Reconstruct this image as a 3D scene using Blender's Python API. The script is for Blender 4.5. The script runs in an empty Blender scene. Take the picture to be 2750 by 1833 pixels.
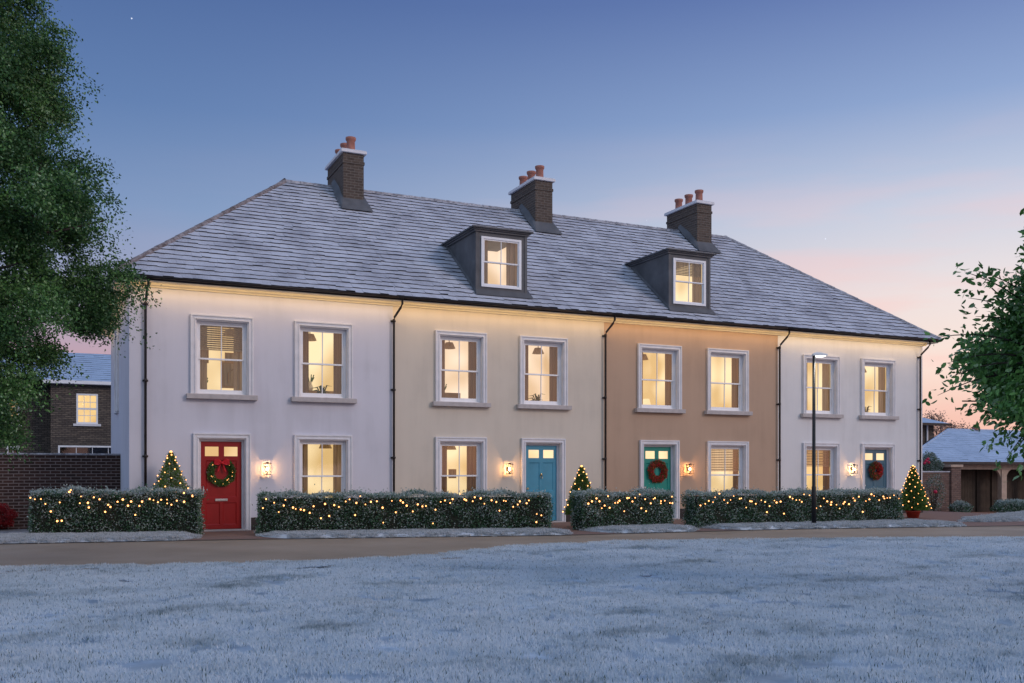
import bpy, bmesh, math, random
import numpy as np
from mathutils import Vector, Matrix
random.seed(7); rng = np.random.default_rng(11)
S = bpy.context.scene
COL = S.collection
R = math.radians
# ------------------------------------------------------------------ camera frame (surveyed from the facade's vanishing points)
F_, CX, HZ, HC = 2557., 1375., 1261.6, 1.42
TH = R(64.9); AX = (math.cos(TH), math.sin(TH)); RX = (math.sin(TH), -math.cos(TH))
CAM = (-1.28, -22.9, HC)
def on_y(u, y, v=None):
    k = (u-CX)/F_; dy = y-CAM[1]
    dx = dy*(k*AX[1]-RX[1])/(RX[0]-k*AX[0]); d = dx*AX[0]+dy*AX[1]
    return Vector((dx+CAM[0], y, 0 if v is None else HC+(HZ-v)*d/F_))
def on_z(u, v, h=0.):
    d = F_*(HC-h)/(v-HZ); l = (u-CX)/F_*d
    return Vector((d*AX[0]+l*RX[0]+CAM[0], d*AX[1]+l*RX[1]+CAM[1], h))
def at_depth(u, v, d):
    l = (u-CX)/F_*d
    return Vector((d*AX[0]+l*RX[0]+CAM[0], d*AX[1]+l*RX[1]+CAM[1], HC+(HZ-v)*d/F_))

cam = bpy.data.cameras.new('camera'); co = bpy.data.objects.new('camera', cam); COL.objects.link(co)
co.location = CAM; co.rotation_euler = (R(90), 0, TH-R(90))
cam.sensor_width = 36; cam.lens = 36*F_/2750; cam.shift_y = (HZ-1833/2)/2750; cam.clip_end = 2000; cam.clip_start = .1
S.camera = co

# ------------------------------------------------------------------ materials
def new_mat(name):
    m = bpy.data.materials.new(name); m.use_nodes = True
    nt = m.node_tree; nt.nodes.clear()
    out = nt.nodes.new('ShaderNodeOutputMaterial')
    return m, nt, out
def N(nt, t, **kw):
    n = nt.nodes.new(t)
    for k, v in kw.items(): setattr(n, k, v)
    return n
def noise(nt, vec, scale, detail=4, rough=.55):
    n = N(nt, 'ShaderNodeTexNoise'); n.inputs['Scale'].default_value = scale
    n.inputs['Detail'].default_value = detail; n.inputs['Roughness'].default_value = rough
    if vec is not None: nt.links.new(vec, n.inputs['Vector'])
    return n.outputs['Fac']
def ramp(nt, fac, stops):
    r = N(nt, 'ShaderNodeValToRGB'); e = r.color_ramp.elements
    while len(e) < len(stops): e.new(.5)
    for el, (p, c) in zip(e, stops):
        el.position = p; el.color = (*c, 1) if len(c) == 3 else c
    nt.links.new(fac, r.inputs['Fac']); return r.outputs['Color']
def mixc(nt, fac, a, b):
    m = N(nt, 'ShaderNodeMix', data_type='RGBA')
    for s, v in ((m.inputs[0], fac), (m.inputs[6], a), (m.inputs[7], b)):
        if isinstance(v, (tuple, list)): s.default_value = (*v, 1)
        elif isinstance(v, (int, float)): s.default_value = v
        else: nt.links.new(v, s)
    return m.outputs[2]
def math_(nt, op, a, b=0., c=None):
    m = N(nt, 'ShaderNodeMath', operation=op)
    for i, v in enumerate((a, b) if c is None else (a, b, c)):
        if isinstance(v, (int, float)): m.inputs[i].default_value = v
        else: nt.links.new(v, m.inputs[i])
    return m.outputs[0]
def pos(nt): return N(nt, 'ShaderNodeNewGeometry').outputs['Position']
def scaled(nt, vec, s):
    m = N(nt, 'ShaderNodeMapping'); m.inputs['Scale'].default_value = s; nt.links.new(vec, m.inputs['Vector']); return m.outputs[0]
def bsdf(nt, out, col, rough=.8, bump=None, bs=.3, bd=.01, spec=.3, metal=0.):
    b = N(nt, 'ShaderNodeBsdfPrincipled')
    if isinstance(col, (tuple, list)): b.inputs['Base Color'].default_value = (*col, 1)
    else: nt.links.new(col, b.inputs['Base Color'])
    if isinstance(rough, (int, float)): b.inputs['Roughness'].default_value = rough
    else: nt.links.new(rough, b.inputs['Roughness'])
    b.inputs['Specular IOR Level'].default_value = spec; b.inputs['Metallic'].default_value = metal
    if bump is not None:
        n = N(nt, 'ShaderNodeBump'); n.inputs['Strength'].default_value = bs; n.inputs['Distance'].default_value = bd
        nt.links.new(bump, n.inputs['Height']); nt.links.new(n.outputs[0], b.inputs['Normal'])
    nt.links.new(b.outputs[0], out.inputs['Surface']); return b
def plain(name, col, rough=.6, var=.12, vs=6., bs=.15, metal=0., spec=.3):
    m, nt, out = new_mat(name); p = pos(nt)
    f = noise(nt, p, vs, 5)
    c = ramp(nt, f, [(.3, tuple(x*(1-var) for x in col)), (.7, tuple(min(1, x*(1+var)) for x in col))])
    bsdf(nt, out, c, rough, noise(nt, p, vs*12, 3), bs, .004, spec, metal); return m
def render_mat(name, col):
    m, nt, out = new_mat(name); p = pos(nt)
    a = noise(nt, p, .55, 4, .6); st = noise(nt, scaled(nt, p, (3.5, 3.5, .35)), 1., 5, .6)
    f = math_(nt, 'MULTIPLY_ADD', a, .6, math_(nt, 'MULTIPLY', st, .4))
    c = ramp(nt, f, [(.32, tuple(x*.87 for x in col)), (.5, col), (.68, tuple(min(.95, x*1.05) for x in col))])
    bsdf(nt, out, c, .9, noise(nt, p, 60, 4, .7), .22, .006, .15); return m
def brick_mat(name, c1, c2, mortar, bump=1., frost=0., mortar_size=.012):
    m, nt, out = new_mat(name); p = pos(nt)
    sx = N(nt, 'ShaderNodeSeparateXYZ'); nt.links.new(p, sx.inputs[0])
    cb = N(nt, 'ShaderNodeCombineXYZ'); nt.links.new(math_(nt, 'ADD', sx.outputs[0], sx.outputs[1]), cb.inputs[0]); nt.links.new(sx.outputs[2], cb.inputs[1])
    b = N(nt, 'ShaderNodeTexBrick'); nt.links.new(cb.outputs[0], b.inputs['Vector'])
    b.inputs['Scale'].default_value = 1.; b.inputs['Brick Width'].default_value = .235; b.inputs['Row Height'].default_value = .078
    b.inputs['Mortar Size'].default_value = mortar_size; b.inputs['Mortar Smooth'].default_value = .2
    b.inputs['Color1'].default_value = (*c1, 1); b.inputs['Color2'].default_value = (*c2, 1); b.inputs['Mortar'].default_value = (*mortar, 1)
    n = noise(nt, p, 9, 6, .7)
    col = mixc(nt, math_(nt, 'MULTIPLY', n, .55), b.outputs['Color'], (c1[0]*.45, c1[1]*.45, c1[2]*.5))
    if frost:
        fr = ramp(nt, noise(nt, p, 22, 6, .7), [(.55, (0, 0, 0)), (.7, (1, 1, 1))])
        col = mixc(nt, math_(nt, 'MULTIPLY', fr, frost), col, (.5, .52, .58))
    h = math_(nt, 'SUBTRACT', math_(nt, 'MULTIPLY', noise(nt, p, 40, 4), .35), b.outputs['Fac'])
    bsdf(nt, out, col, .9, h, bump, .012, .2); return m
def frost_mat(name, dark, frost, lo, hi, s1, s2, rough=.75, bs=.5, stretch=(1, 1, 1)):
    m, nt, out = new_mat(name); p = pos(nt); q = scaled(nt, p, stretch)
    f = math_(nt, 'MULTIPLY_ADD', noise(nt, q, s1, 6, .75), .6, math_(nt, 'MULTIPLY', noise(nt, p, s2, 4, .6), .4))
    c = ramp(nt, f, [(lo, dark), (hi, frost)])
    bsdf(nt, out, c, rough, noise(nt, p, s1*2, 4, .7), bs, .01, .2); return m
def emit(name, col, s, sample=True):
    m, nt, out = new_mat(name); e = N(nt, 'ShaderNodeEmission'); e.inputs[0].default_value = (*col, 1); e.inputs[1].default_value = s
    nt.links.new(e.outputs[0], out.inputs['Surface'])
    if not sample: m.cycles.emission_sampling = 'NONE'
    return m

M = {}
M['render_lavender'] = render_mat('render_pale_lilac', (.62, .61, .685))
M['render_cream'] = render_mat('render_cream', (.63, .56, .485))
M['render_tan'] = render_mat('render_tan', (.47, .33, .245))
M['render_white'] = render_mat('render_off_white', (.68, .67, .69))
M['stone'] = plain('painted_stone', (.70, .69, .73), .7, .07, 5, .2)
M['sill'] = plain('stone_sill', (.46, .42, .42), .85, .12, 9, .4)
M['white'] = plain('white_paint', (.82, .82, .86), .45, .05, 4, .08)
M['cream'] = plain('cream_paint', (.74, .66, .52), .6, .06, 4, .1)
M['plinth'] = plain('plinth_paint', (.045, .035, .035), .8, .25, 6, .4)
M['gutter'] = plain('cast_iron_brown', (.030, .024, .024), .4, .3, 8, .1)
M['lead'] = plain('lead_sheet', (.105, .105, .115), .62, .28, 2.2, .25)
M['slate'] = plain('bare_slate', (.030, .029, .034), .8, .3, 9, .4)
M['slate_frost'] = frost_mat('frosted_slate', (.19, .19, .23), (.54, .55, .62), .35, .55, 62, 1.3, .8, .6, (1.6, 1, 1))
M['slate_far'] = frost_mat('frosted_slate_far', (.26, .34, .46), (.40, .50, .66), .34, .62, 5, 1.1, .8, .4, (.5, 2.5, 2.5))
M['ridge'] = frost_mat('ridge_tile', (.10, .095, .11), (.50, .50, .55), .38, .6, 14, 3, .8, .5)
M['ridge_red'] = frost_mat('hip_tile_red', (.10, .075, .07), (.42, .38, .40), .40, .68, 14, 3, .8, .5)
M['brick_dark'] = brick_mat('chimney_brick', (.085, .065, .055), (.14, .105, .085), (.20, .17, .15), 1., .12)
M['brick_wall'] = brick_mat('garden_brick', (.045, .028, .026), (.080, .042, .035), (.27, .215, .205), 1., .0, .011)
M['brick_house'] = brick_mat('house_brick', (.11, .09, .08), (.23, .185, .15), (.055, .048, .045), 1.4, .15)
M['brick_pier'] = brick_mat('pier_brick', (.17, .105, .09), (.25, .165, .135), (.12, .09, .085), 1., .15)
M['paving'] = brick_mat('brick_paving', (.40, .20, .14), (.46, .25, .18), (.22, .14, .11), .5, .2)
M['terracotta'] = plain('terracotta', (.36, .15, .115), .75, .2, 9, .3)
M['snow'] = plain('settled_snow', (.66, .66, .70), .8, .08, 9, .4)
M['pot'] = plain('red_glazed_pot', (.40, .045, .03), .4, .15, 7, .1)
M['door_red'] = plain('door_red', (.30, .012, .012), .38, .1, 3, .06)
M['door_blue'] = plain('door_blue', (.065, .27, .40), .4, .1, 3, .06)
M['door_green'] = plain('door_teal', (.012, .24, .20), .4, .1, 3, .06)
M['door_slate'] = plain('door_slate_blue', (.07, .15, .21), .4, .1, 3, .06)
M['brass'] = plain('brass', (.75, .52, .25), .3, .08, 20, .05, 1.)
M['chrome'] = plain('brushed_nickel', (.6, .58, .55), .3, .08, 20, .05, 1.)
M['black'] = plain('black_metal', (.012, .013, .015), .4, .3, 10, .05)
M['post_black'] = plain('lamp_post_black', (.012, .013, .016), .45, .3, 10, .05)
M['head'] = plain('lamp_head_white', (.78, .80, .82), .4, .05, 10, .05)
M['bark'] = plain('bark', (.05, .038, .03), .95, .4, 12, .9)
M['twig'] = plain('winter_twigs', (.13, .085, .07), .95, .3, 5, .5)
M['ribbon'] = plain('red_ribbon', (.50, .012, .02), .4, .12, 14, .1)
M['berry'] = plain('red_berry', (.52, .03, .035), .35, .25, 30, .1)
M['timber'] = plain('brown_timber_door', (.05, .036, .028), .75, .3, 3, .5)
M['timber_pale'] = plain('pale_oak', (.42, .32, .26), .75, .15, 5, .4)
M['frame_wood'] = plain('picture_frame', (.30, .20, .12), .6, .1, 8, .1)
def leaf_mat(name, c, frost=None, rough=.5, trans=.25):
    m, nt, out = new_mat(name); p = pos(nt)
    g = noise(nt, p, 3.1, 3); h = noise(nt, p, 31, 3)
    k = math_(nt, 'MULTIPLY_ADD', g, .55, math_(nt, 'MULTIPLY', h, .45))
    col = ramp(nt, k, [(.3, tuple(x*.55 for x in c)), (.5, c), (.72, tuple(min(1, x*1.55) for x in c))])
    if frost:
        fr = ramp(nt, noise(nt, p, 60, 4, .7), [(.42, (0, 0, 0)), (.58, (1, 1, 1))])
        col = mixc(nt, fr, col, frost)
    b = bsdf(nt, out, col, rough, None, spec=.35)
    t = N(nt, 'ShaderNodeBsdfTranslucent'); nt.links.new(col, t.inputs[0])
    mx = N(nt, 'ShaderNodeMixShader'); mx.inputs[0].default_value = trans
    nt.links.new(b.outputs[0], mx.inputs[1]); nt.links.new(t.outputs[0], mx.inputs[2]); nt.links.new(mx.outputs[0], out.inputs['Surface'])
    return m
M['leaf_hedge'] = leaf_mat('hedge_leaf', (.058, .135, .070))
M['leaf_hedge_frost'] = leaf_mat('hedge_leaf_frosted', (.12, .20, .15), (.60, .66, .68))
M['leaf_dark'] = leaf_mat('tree_leaf_dark', (.038, .098, .028))
M['leaf_mid'] = leaf_mat('tree_leaf_mid', (.095, .215, .055))
M['leaf_pale'] = leaf_mat('tree_leaf_frost_tipped', (.18, .32, .11), (.38, .52, .32))
M['leaf_right'] = leaf_mat('broad_leaf', (.065, .17, .036))
M['leaf_right2'] = leaf_mat('broad_leaf_light', (.16, .33, .085))
M['needle'] = leaf_mat('fir_needle', (.075, .17, .035))
M['needle_light'] = leaf_mat('fir_needle_tip', (.19, .30, .07))
M['leaf_red'] = leaf_mat('red_leaf', (.24, .012, .018))
M['leaf_rose'] = leaf_mat('rose_leaf', (.08, .10, .08), (.40, .40, .42))
M['petal'] = leaf_mat('rose_petal', (.55, .03, .09))
M['twig_leaf'] = leaf_mat('dry_leaf', (.28, .17, .13), (.42, .32, .30))
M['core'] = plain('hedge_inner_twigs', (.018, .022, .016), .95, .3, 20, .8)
# glass: clear pane that mirrors the sky a little
m, nt, out = new_mat('window_glass'); fr = N(nt, 'ShaderNodeFresnel'); fr.inputs[0].default_value = 1.5
g = N(nt, 'ShaderNodeBsdfGlossy'); g.inputs['Roughness'].default_value = .03; t = N(nt, 'ShaderNodeBsdfTransparent'); t.inputs[0].default_value = (.95, .95, .93, 1)
mx = N(nt, 'ShaderNodeMixShader'); nt.links.new(math_(nt, 'MULTIPLY_ADD', fr.outputs[0], 1.6, .02), mx.inputs[0]); nt.links.new(t.outputs[0], mx.inputs[1]); nt.links.new(g.outputs[0], mx.inputs[2]); nt.links.new(mx.outputs[0], out.inputs['Surface']); M['glass'] = m
# curtain cloth, lets room light through
def cloth(name, c):
    m, nt, out = new_mat(name); p = pos(nt)
    col = ramp(nt, noise(nt, scaled(nt, p, (14, 14, .6)), 1.5, 3), [(.35, tuple(x*.75 for x in c)), (.65, tuple(x*1.15 for x in c))])
    d = N(nt, 'ShaderNodeBsdfDiffuse'); nt.links.new(col, d.inputs[0]); t = N(nt, 'ShaderNodeBsdfTranslucent'); nt.links.new(col, t.inputs[0])
    mx = N(nt, 'ShaderNodeMixShader'); mx.inputs[0].default_value = .38
    nt.links.new(d.outputs[0], mx.inputs[1]); nt.links.new(t.outputs[0], mx.inputs[2]); nt.links.new(mx.outputs[0], out.inputs['Surface']); return m
M['curtain'] = cloth('curtain_taupe', (.27, .19, .15)); M['curtain_pale'] = cloth('curtain_linen', (.42, .34, .28)); M['blind'] = cloth('blind_slat', (.66, .58, .44))
def room_mat(name, c, s):
    m, nt, out = new_mat(name); p = pos(nt); e = N(nt, 'ShaderNodeEmission')
    col = ramp(nt, noise(nt, p, .8, 1), [(.34, (c[0]*.72, c[1]*.60, c[2]*.42)), (.62, tuple(x*1.08 for x in c))])
    nt.links.new(col, e.inputs[0]); e.inputs[1].default_value = s
    nt.links.new(e.outputs[0], out.inputs['Surface']); m.cycles.emission_sampling = 'NONE'; return m
M['room'] = room_mat('lit_room_warm', (1., .78, .46), 1.06); M['room2'] = room_mat('lit_room_peach', (1., .76, .56), 1.02); M['room3'] = room_mat('lit_room_gold', (1., .68, .30), .95)
M['room_side'] = plain('room_side_wall', (.75, .62, .42), .9, .05, 3, .05)
M['bulb'] = emit('fairy_bulb', (1., .40, .13), 4.2); M['bulb_white'] = emit('fairy_bulb_pale', (1., .74, .38), 7.)
M['star'] = emit('tree_top_light', (1., .42, .12), 4.)
M['lamp_glow'] = emit('lantern_lamp', (1., .52, .19), 230.); M['led'] = emit('street_led', (1., .96, .9), 4.)

# ------------------------------------------------------------------ mesh builder and scene helpers
ORIG = {}
class MB:
    def __init__(s): s.v = []; s.f = []; s.m = []
    def face(s, pts, mi=0):
        n = len(s.v); s.v += [tuple(p) for p in pts]; s.f.append(tuple(range(n, n+len(pts)))); s.m.append(mi)
    def box(s, x0, x1, y0, y1, z0, z1, mi=0):
        n = len(s.v); s.v += [(x, y, z) for z in (z0, z1) for y in (y0, y1) for x in (x0, x1)]
        for q in ((0, 2, 3, 1), (4, 5, 7, 6), (0, 1, 5, 4), (2, 6, 7, 3), (0, 4, 6, 2), (1, 3, 7, 5)):
            s.f.append(tuple(n+i for i in q)); s.m.append(mi)
    def prism(s, poly, d, mi=0):   # poly = 3d outline, d = extrusion vector
        n = len(s.v); k = len(poly); d = Vector(d)
        s.v += [tuple(p) for p in poly] + [tuple(Vector(p)+d) for p in poly]
        s.f.append(tuple(range(n+k-1, n-1, -1))); s.f.append(tuple(range(n+k, n+2*k))); s.m += [mi, mi]
        for i in range(k):
            j = (i+1) % k; s.f.append((n+i, n+j, n+k+j, n+k+i)); s.m.append(mi)
    def tube(s, path, r, seg=8, mi=0, cap=True):
        path = [Vector(p) for p in path]; rs = r if isinstance(r, (list, tuple)) else [r]*len(path)
        n = len(s.v); L = len(path)
        for i, p in enumerate(path):
            d = (path[min(i+1, L-1)]-path[max(i-1, 0)]).normalized()
            a = d.orthogonal().normalized() if abs(d.z) < .9 else Vector((1, 0, 0))
            a = (a-d*a.dot(d)).normalized(); b = d.cross(a)
            for k in range(seg):
                t = 2*math.pi*k/seg; s.v.append(tuple(p+(a*math.cos(t)+b*math.sin(t))*rs[i]))
        for i in range(L-1):
            for k in range(seg):
                k2 = (k+1) % seg; s.f.append((n+i*seg+k, n+i*seg+k2, n+(i+1)*seg+k2, n+(i+1)*seg+k)); s.m.append(mi)
        if cap:
            s.f.append(tuple(n+k for k in range(seg))[::-1]); s.f.append(tuple(n+(L-1)*seg+k for k in range(seg))); s.m += [mi, mi]
    def lathe(s, c, prof, seg=16, mi=0):
        n = len(s.v); c = Vector(c)
        for r_, z in prof:
            for k in range(seg):
                t = 2*math.pi*k/seg; s.v.append((c.x+r_*math.cos(t), c.y+r_*math.sin(t), c.z+z))
        for i in range(len(prof)-1):
            for k in range(seg):
                k2 = (k+1) % seg; s.f.append((n+i*seg+k, n+i*seg+k2, n+(i+1)*seg+k2, n+(i+1)*seg+k)); s.m.append(mi)
    def ball(s, c, r, mi=0, seg=8, rings=5):
        pr = [(max(r*math.sin(math.pi*i/rings), r*.02), -r*math.cos(math.pi*i/rings)) for i in range(rings+1)]
        s.lathe(c, pr, seg, mi)
    def build(s, name, mats, parent=None, smooth=False, bevel=0.):
        if not isinstance(mats, (list, tuple)): mats = [mats]
        me = bpy.data.meshes.new(name); me.from_pydata(s.v, [], s.f)
        for m in mats: me.materials.append(m)
        me.polygons.foreach_set('material_index', s.m)
        if smooth: me.polygons.foreach_set('use_smooth', [True]*len(s.f))
        return link(name, me, parent, bevel)
def root_of(o):
    while o.parent: o = o.parent
    return o
def link(name, me, parent=None, bevel=0.):
    o = bpy.data.objects.new(name, me); COL.objects.link(o)
    if parent is not None:
        l = ORIG[root_of(parent)]; me.transform(Matrix.Translation(-l)); o.parent = parent
    else: ORIG[o] = Vector((0, 0, 0))
    me.update()
    if bevel:
        b = o.modifiers.new('bevel', 'BEVEL'); b.width = bevel; b.segments = 2; b.limit_method = 'ANGLE'
    return o
def thing(name, loc, label, cat, group=None):
    o = bpy.data.objects.new(name, None); COL.objects.link(o); o.location = loc; ORIG[o] = Vector(loc); o.empty_display_size = .2
    return tag(o, label, cat, group)
def tag(o, label, cat, group=None, kind=None):
    o['label'] = label; o['category'] = cat
    if group: o['group'] = group
    if kind: o['kind'] = kind
    return o
def struct(o, kind='structure'): o['kind'] = kind; return o

def leaf_mesh(name, P, D, L, W, mats, midx, parent=None, oval=False):
    """P base points, D unit directions, L, W arrays: one folded leaf (two triangles' quad) each."""
    n = len(P); r = rng.normal(size=(n, 3)); s = np.cross(D, r); s /= np.linalg.norm(s, axis=1)[:, None]+1e-9
    u = np.cross(s, D)
    L = np.broadcast_to(L, n)[:, None]; W = np.broadcast_to(W, n)[:, None]
    if oval:
        K = 6; V = np.empty((n, 6, 3)); V[:, 0] = P; V[:, 1] = P+D*L*.22+s*W*.40+u*W*.10; V[:, 2] = P+D*L*.60+s*W*.46+u*W*.08; V[:, 3] = P+D*L-u*W*.15; V[:, 4] = P+D*L*.60-s*W*.46+u*W*.08; V[:, 5] = P+D*L*.22-s*W*.40+u*W*.10
    else: K = 4; V = np.empty((n, 4, 3)); V[:, 0] = P; V[:, 1] = P+D*L*.45+s*W*.5+u*W*.12; V[:, 2] = P+D*L; V[:, 3] = P+D*L*.45-s*W*.5+u*W*.12
    me = bpy.data.meshes.new(name); me.vertices.add(n*K); me.vertices.foreach_set('co', V.reshape(-1).astype(np.float32))
    me.loops.add(n*K); me.loops.foreach_set('vertex_index', np.arange(n*K, dtype=np.int32))
    me.polygons.add(n); me.polygons.foreach_set('loop_start', np.arange(0, n*K, K, dtype=np.int32))
    for m in mats: me.materials.append(m)
    me.polygons.foreach_set('material_index', np.asarray(midx, dtype=np.int32)); me.update(calc_edges=True); me.validate()
    return link(name, me, parent)
def unit(a): return a/(np.linalg.norm(a, axis=-1, keepdims=True)+1e-9)

# ------------------------------------------------------------------ world, sun
w = bpy.data.worlds.new('World'); S.world = w; w.use_nodes = True; nt = w.node_tree; nt.nodes.clear()
out = N(nt, 'ShaderNodeOutputWorld'); bg = N(nt, 'ShaderNodeBackground'); bg2 = N(nt, 'ShaderNodeBackground'); add = N(nt, 'ShaderNodeAddShader')
SUN_EL, SUN_AZ = R(25), R(-58)      # azimuth of the light's origin measured from +X, clockwise negative: front right of the terrace
sky = N(nt, 'ShaderNodeTexSky', sky_type='NISHITA'); sky.sun_disc = False; sky.sun_elevation = R(1.5); sky.sun_rotation = R(90)-SUN_AZ
nt.links.new(sky.outputs[0], bg.inputs[0]); bg.inputs[1].default_value = .05
tc = N(nt, 'ShaderNodeTexCoord'); sx = N(nt, 'ShaderNodeSeparateXYZ'); nt.links.new(tc.outputs['Generated'], sx.inputs[0])
dz = sx.outputs[2]
def srgb(h): return tuple(((c/255+.055)/1.055)**2.4 if c > 10 else c/3294 for c in h)
SKYL = [(0., (176, 128, 150)), (.10, (172, 136, 160)), (.17, (140, 142, 176)), (.25, (100, 128, 174)), (.34, (73, 105, 158)), (.44, (56, 86, 142)), (.52, (72, 104, 160)), (.7, (128, 158, 212)), (1., (132, 162, 216))]
SKYR = [(0., (238, 176, 158)), (.05, (232, 186, 174)), (.10, (238, 214, 204)), (.17, (226, 213, 213)), (.25, (190, 196, 214)), (.34, (132, 154, 196)), (.44, (88, 110, 166)), (.52, (100, 122, 178)), (.7, (132, 160, 213)), (1., (132, 162, 216))]  # upper stops lie out of view, brightened to lift roof and ground light
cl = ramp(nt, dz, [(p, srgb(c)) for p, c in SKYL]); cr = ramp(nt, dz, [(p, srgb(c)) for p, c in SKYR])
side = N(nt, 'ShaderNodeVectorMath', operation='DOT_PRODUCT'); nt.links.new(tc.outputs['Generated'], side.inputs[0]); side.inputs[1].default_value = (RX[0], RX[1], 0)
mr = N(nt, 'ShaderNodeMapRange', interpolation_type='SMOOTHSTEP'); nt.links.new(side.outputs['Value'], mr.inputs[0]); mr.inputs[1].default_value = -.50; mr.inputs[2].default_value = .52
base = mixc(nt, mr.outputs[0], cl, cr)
cn = noise(nt, scaled(nt, tc.outputs['Generated'], (2.2, 2.2, 15)), 1.6, 4, .5)
cf = ramp(nt, cn, [(.46, (0, 0, 0)), (.62, (1, 1, 1))])
low = ramp(nt, dz, [(.05, (1, 1, 1)), (.33, (.0, .0, .0))])
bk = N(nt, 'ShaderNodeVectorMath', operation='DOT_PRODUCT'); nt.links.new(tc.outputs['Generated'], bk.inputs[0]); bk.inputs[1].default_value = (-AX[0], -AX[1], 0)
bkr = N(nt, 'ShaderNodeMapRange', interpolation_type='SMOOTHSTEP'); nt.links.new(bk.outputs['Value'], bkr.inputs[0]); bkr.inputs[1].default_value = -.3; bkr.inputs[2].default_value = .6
base = mixc(nt, bkr.outputs[0], base, srgb((166, 186, 212)))      # unseen sky behind the camera, brightened to light ground and walls
cfac = math_(nt, 'MULTIPLY', math_(nt, 'MULTIPLY', cf, low), math_(nt, 'MULTIPLY', mr.outputs[0], .75))
base = mixc(nt, cfac, base, srgb((240, 186, 182)))
vo = N(nt, 'ShaderNodeTexVoronoi', feature='F1'); vo.inputs['Scale'].default_value = 34; nt.links.new(tc.outputs['Generated'], vo.inputs['Vector'])
st = math_(nt, 'LESS_THAN', vo.outputs['Distance'], .023); sc_ = N(nt, 'ShaderNodeSeparateColor'); nt.links.new(vo.outputs['Color'], sc_.inputs[0])
st = math_(nt, 'MULTIPLY', st, math_(nt, 'GREATER_THAN', sc_.outputs[0], .72)); st = math_(nt, 'MULTIPLY', st, math_(nt, 'GREATER_THAN', dz, .14))
base = mixc(nt, math_(nt, 'MULTIPLY', st, .85), base, (.75, .8, .95))
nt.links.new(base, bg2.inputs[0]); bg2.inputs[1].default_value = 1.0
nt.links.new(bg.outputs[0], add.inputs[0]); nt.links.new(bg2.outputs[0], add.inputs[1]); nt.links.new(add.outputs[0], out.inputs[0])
sl = bpy.data.lights.new('sun', 'SUN'); so = bpy.data.objects.new('sun', sl); COL.objects.link(so)
sl.energy = .80; sl.angle = R(16); sl.color = (1, .83, .75)
d = Vector((math.cos(SUN_EL)*math.cos(SUN_AZ), math.cos(SUN_EL)*math.sin(SUN_AZ), math.sin(SUN_EL)))
so.rotation_euler = d.to_track_quat('Z', 'Y').to_euler(); so.location = d*40
S.view_settings.view_transform = 'Standard'; S.view_settings.look = 'None'; S.view_settings.exposure = .12; S.view_settings.gamma = 1
S.cycles.use_denoising = True; S.cycles.max_bounces = 8; S.cycles.transparent_max_bounces = 12; S.cycles.sample_clamp_indirect = 4

# ------------------------------------------------------------------ terrace geometry constants
LEN = 24.53; DEP = 9.5; PARTY = [0., 6.146, 12.272, 18.418, LEN]
EY, EZ = -.40, 5.72; RY, RZ = 4.75, 9.75; RX0, RX1 = 4.45, 20.1
WALLS = ['render_lavender', 'render_cream', 'render_tan', 'render_white']
UP = [[(1.30, 2.71), (3.68, 5.10)], [(7.27, 8.70), (9.66, 11.10)], [(13.36, 14.84), (15.76, 17.26)], [(19.38, 20.86), (21.79, 23.25)]]
LO = [(3.67, 5.09), (7.27, 8.70), (15.76, 17.26), (19.38, 20.85)]
DR = [(1.36, 2.65), (9.71, 11.03), (13.43, 14.76), (21.80, 23.22)]
UZ = (3.17, 5.0); LZ = (.44, 2.27); DT = 2.27
WB = .135     # architrave width
def roof_z(y): return EZ+(y-EY)*(RZ-EZ)/(RY-EY)

def wall_with_holes(mb, x0, x1, z0, z1, y, holes, mi=0):
    xs = sorted({x0, x1, *[h[0] for h in holes], *[h[1] for h in holes]}); zs = sorted({z0, z1, *[h[2] for h in holes], *[h[3] for h in holes]})
    for a, b in zip(xs, xs[1:]):
        for c, d_ in zip(zs, zs[1:]):
            mx_, mz = (a+b)/2, (c+d_)/2
            if any(h[0] < mx_ < h[1] and h[2] < mz < h[3] for h in holes): continue
            mb.face([(a, y, c), (b, y, c), (b, y, d_), (a, y, d_)], mi)
def surround(mb, x0, x1, z0, z1, door=False):
    """moulded architrave, three stepped bands mitred round the opening, standing proud of the wall"""
    for a, b, p in ((0, .035, .075), (.035, .085, .055), (.085, .11, .068), (.11, WB, .035)):
        mb.box(x0+a, x0+b, -p, .002, z0, z1-b); mb.box(x1-b, x1-a, -p, .002, z0, z1-b)
        mb.box(x0+a, x1-a, -p, .002, z1-b, z1-a)
    # reveals running back to the frame
    i0, i1, t = x0+WB, x1-WB, z1-WB
    mb.box(i0-.02, i0, .003, .17, z0, t); mb.box(i1, i1+.02, .003, .17, z0, t); mb.box(i0-.02, i1+.02, .003, .17, t, t+.02)
def curtain(xa, xb, y, z0, z1, mat, parent, ph=0.):
    mb = MB(); n = max(10, int((xb-xa)/.018)); pts = []
    for i in range(n+1):
        t = i/n; x = xa+(xb-xa)*t; pts.append((x, y+.022*math.sin(x*62+ph)+.012*math.sin(x*31+ph*2)))
    for (xa_, ya_), (xb_, yb_) in zip(pts, pts[1:]): mb.face([(xa_, ya_, z0), (xb_, yb_, z0), (xb_, yb_, z1), (xa_, ya_, z1)])
    return mb.build('curtain', mat, parent, True)
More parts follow.
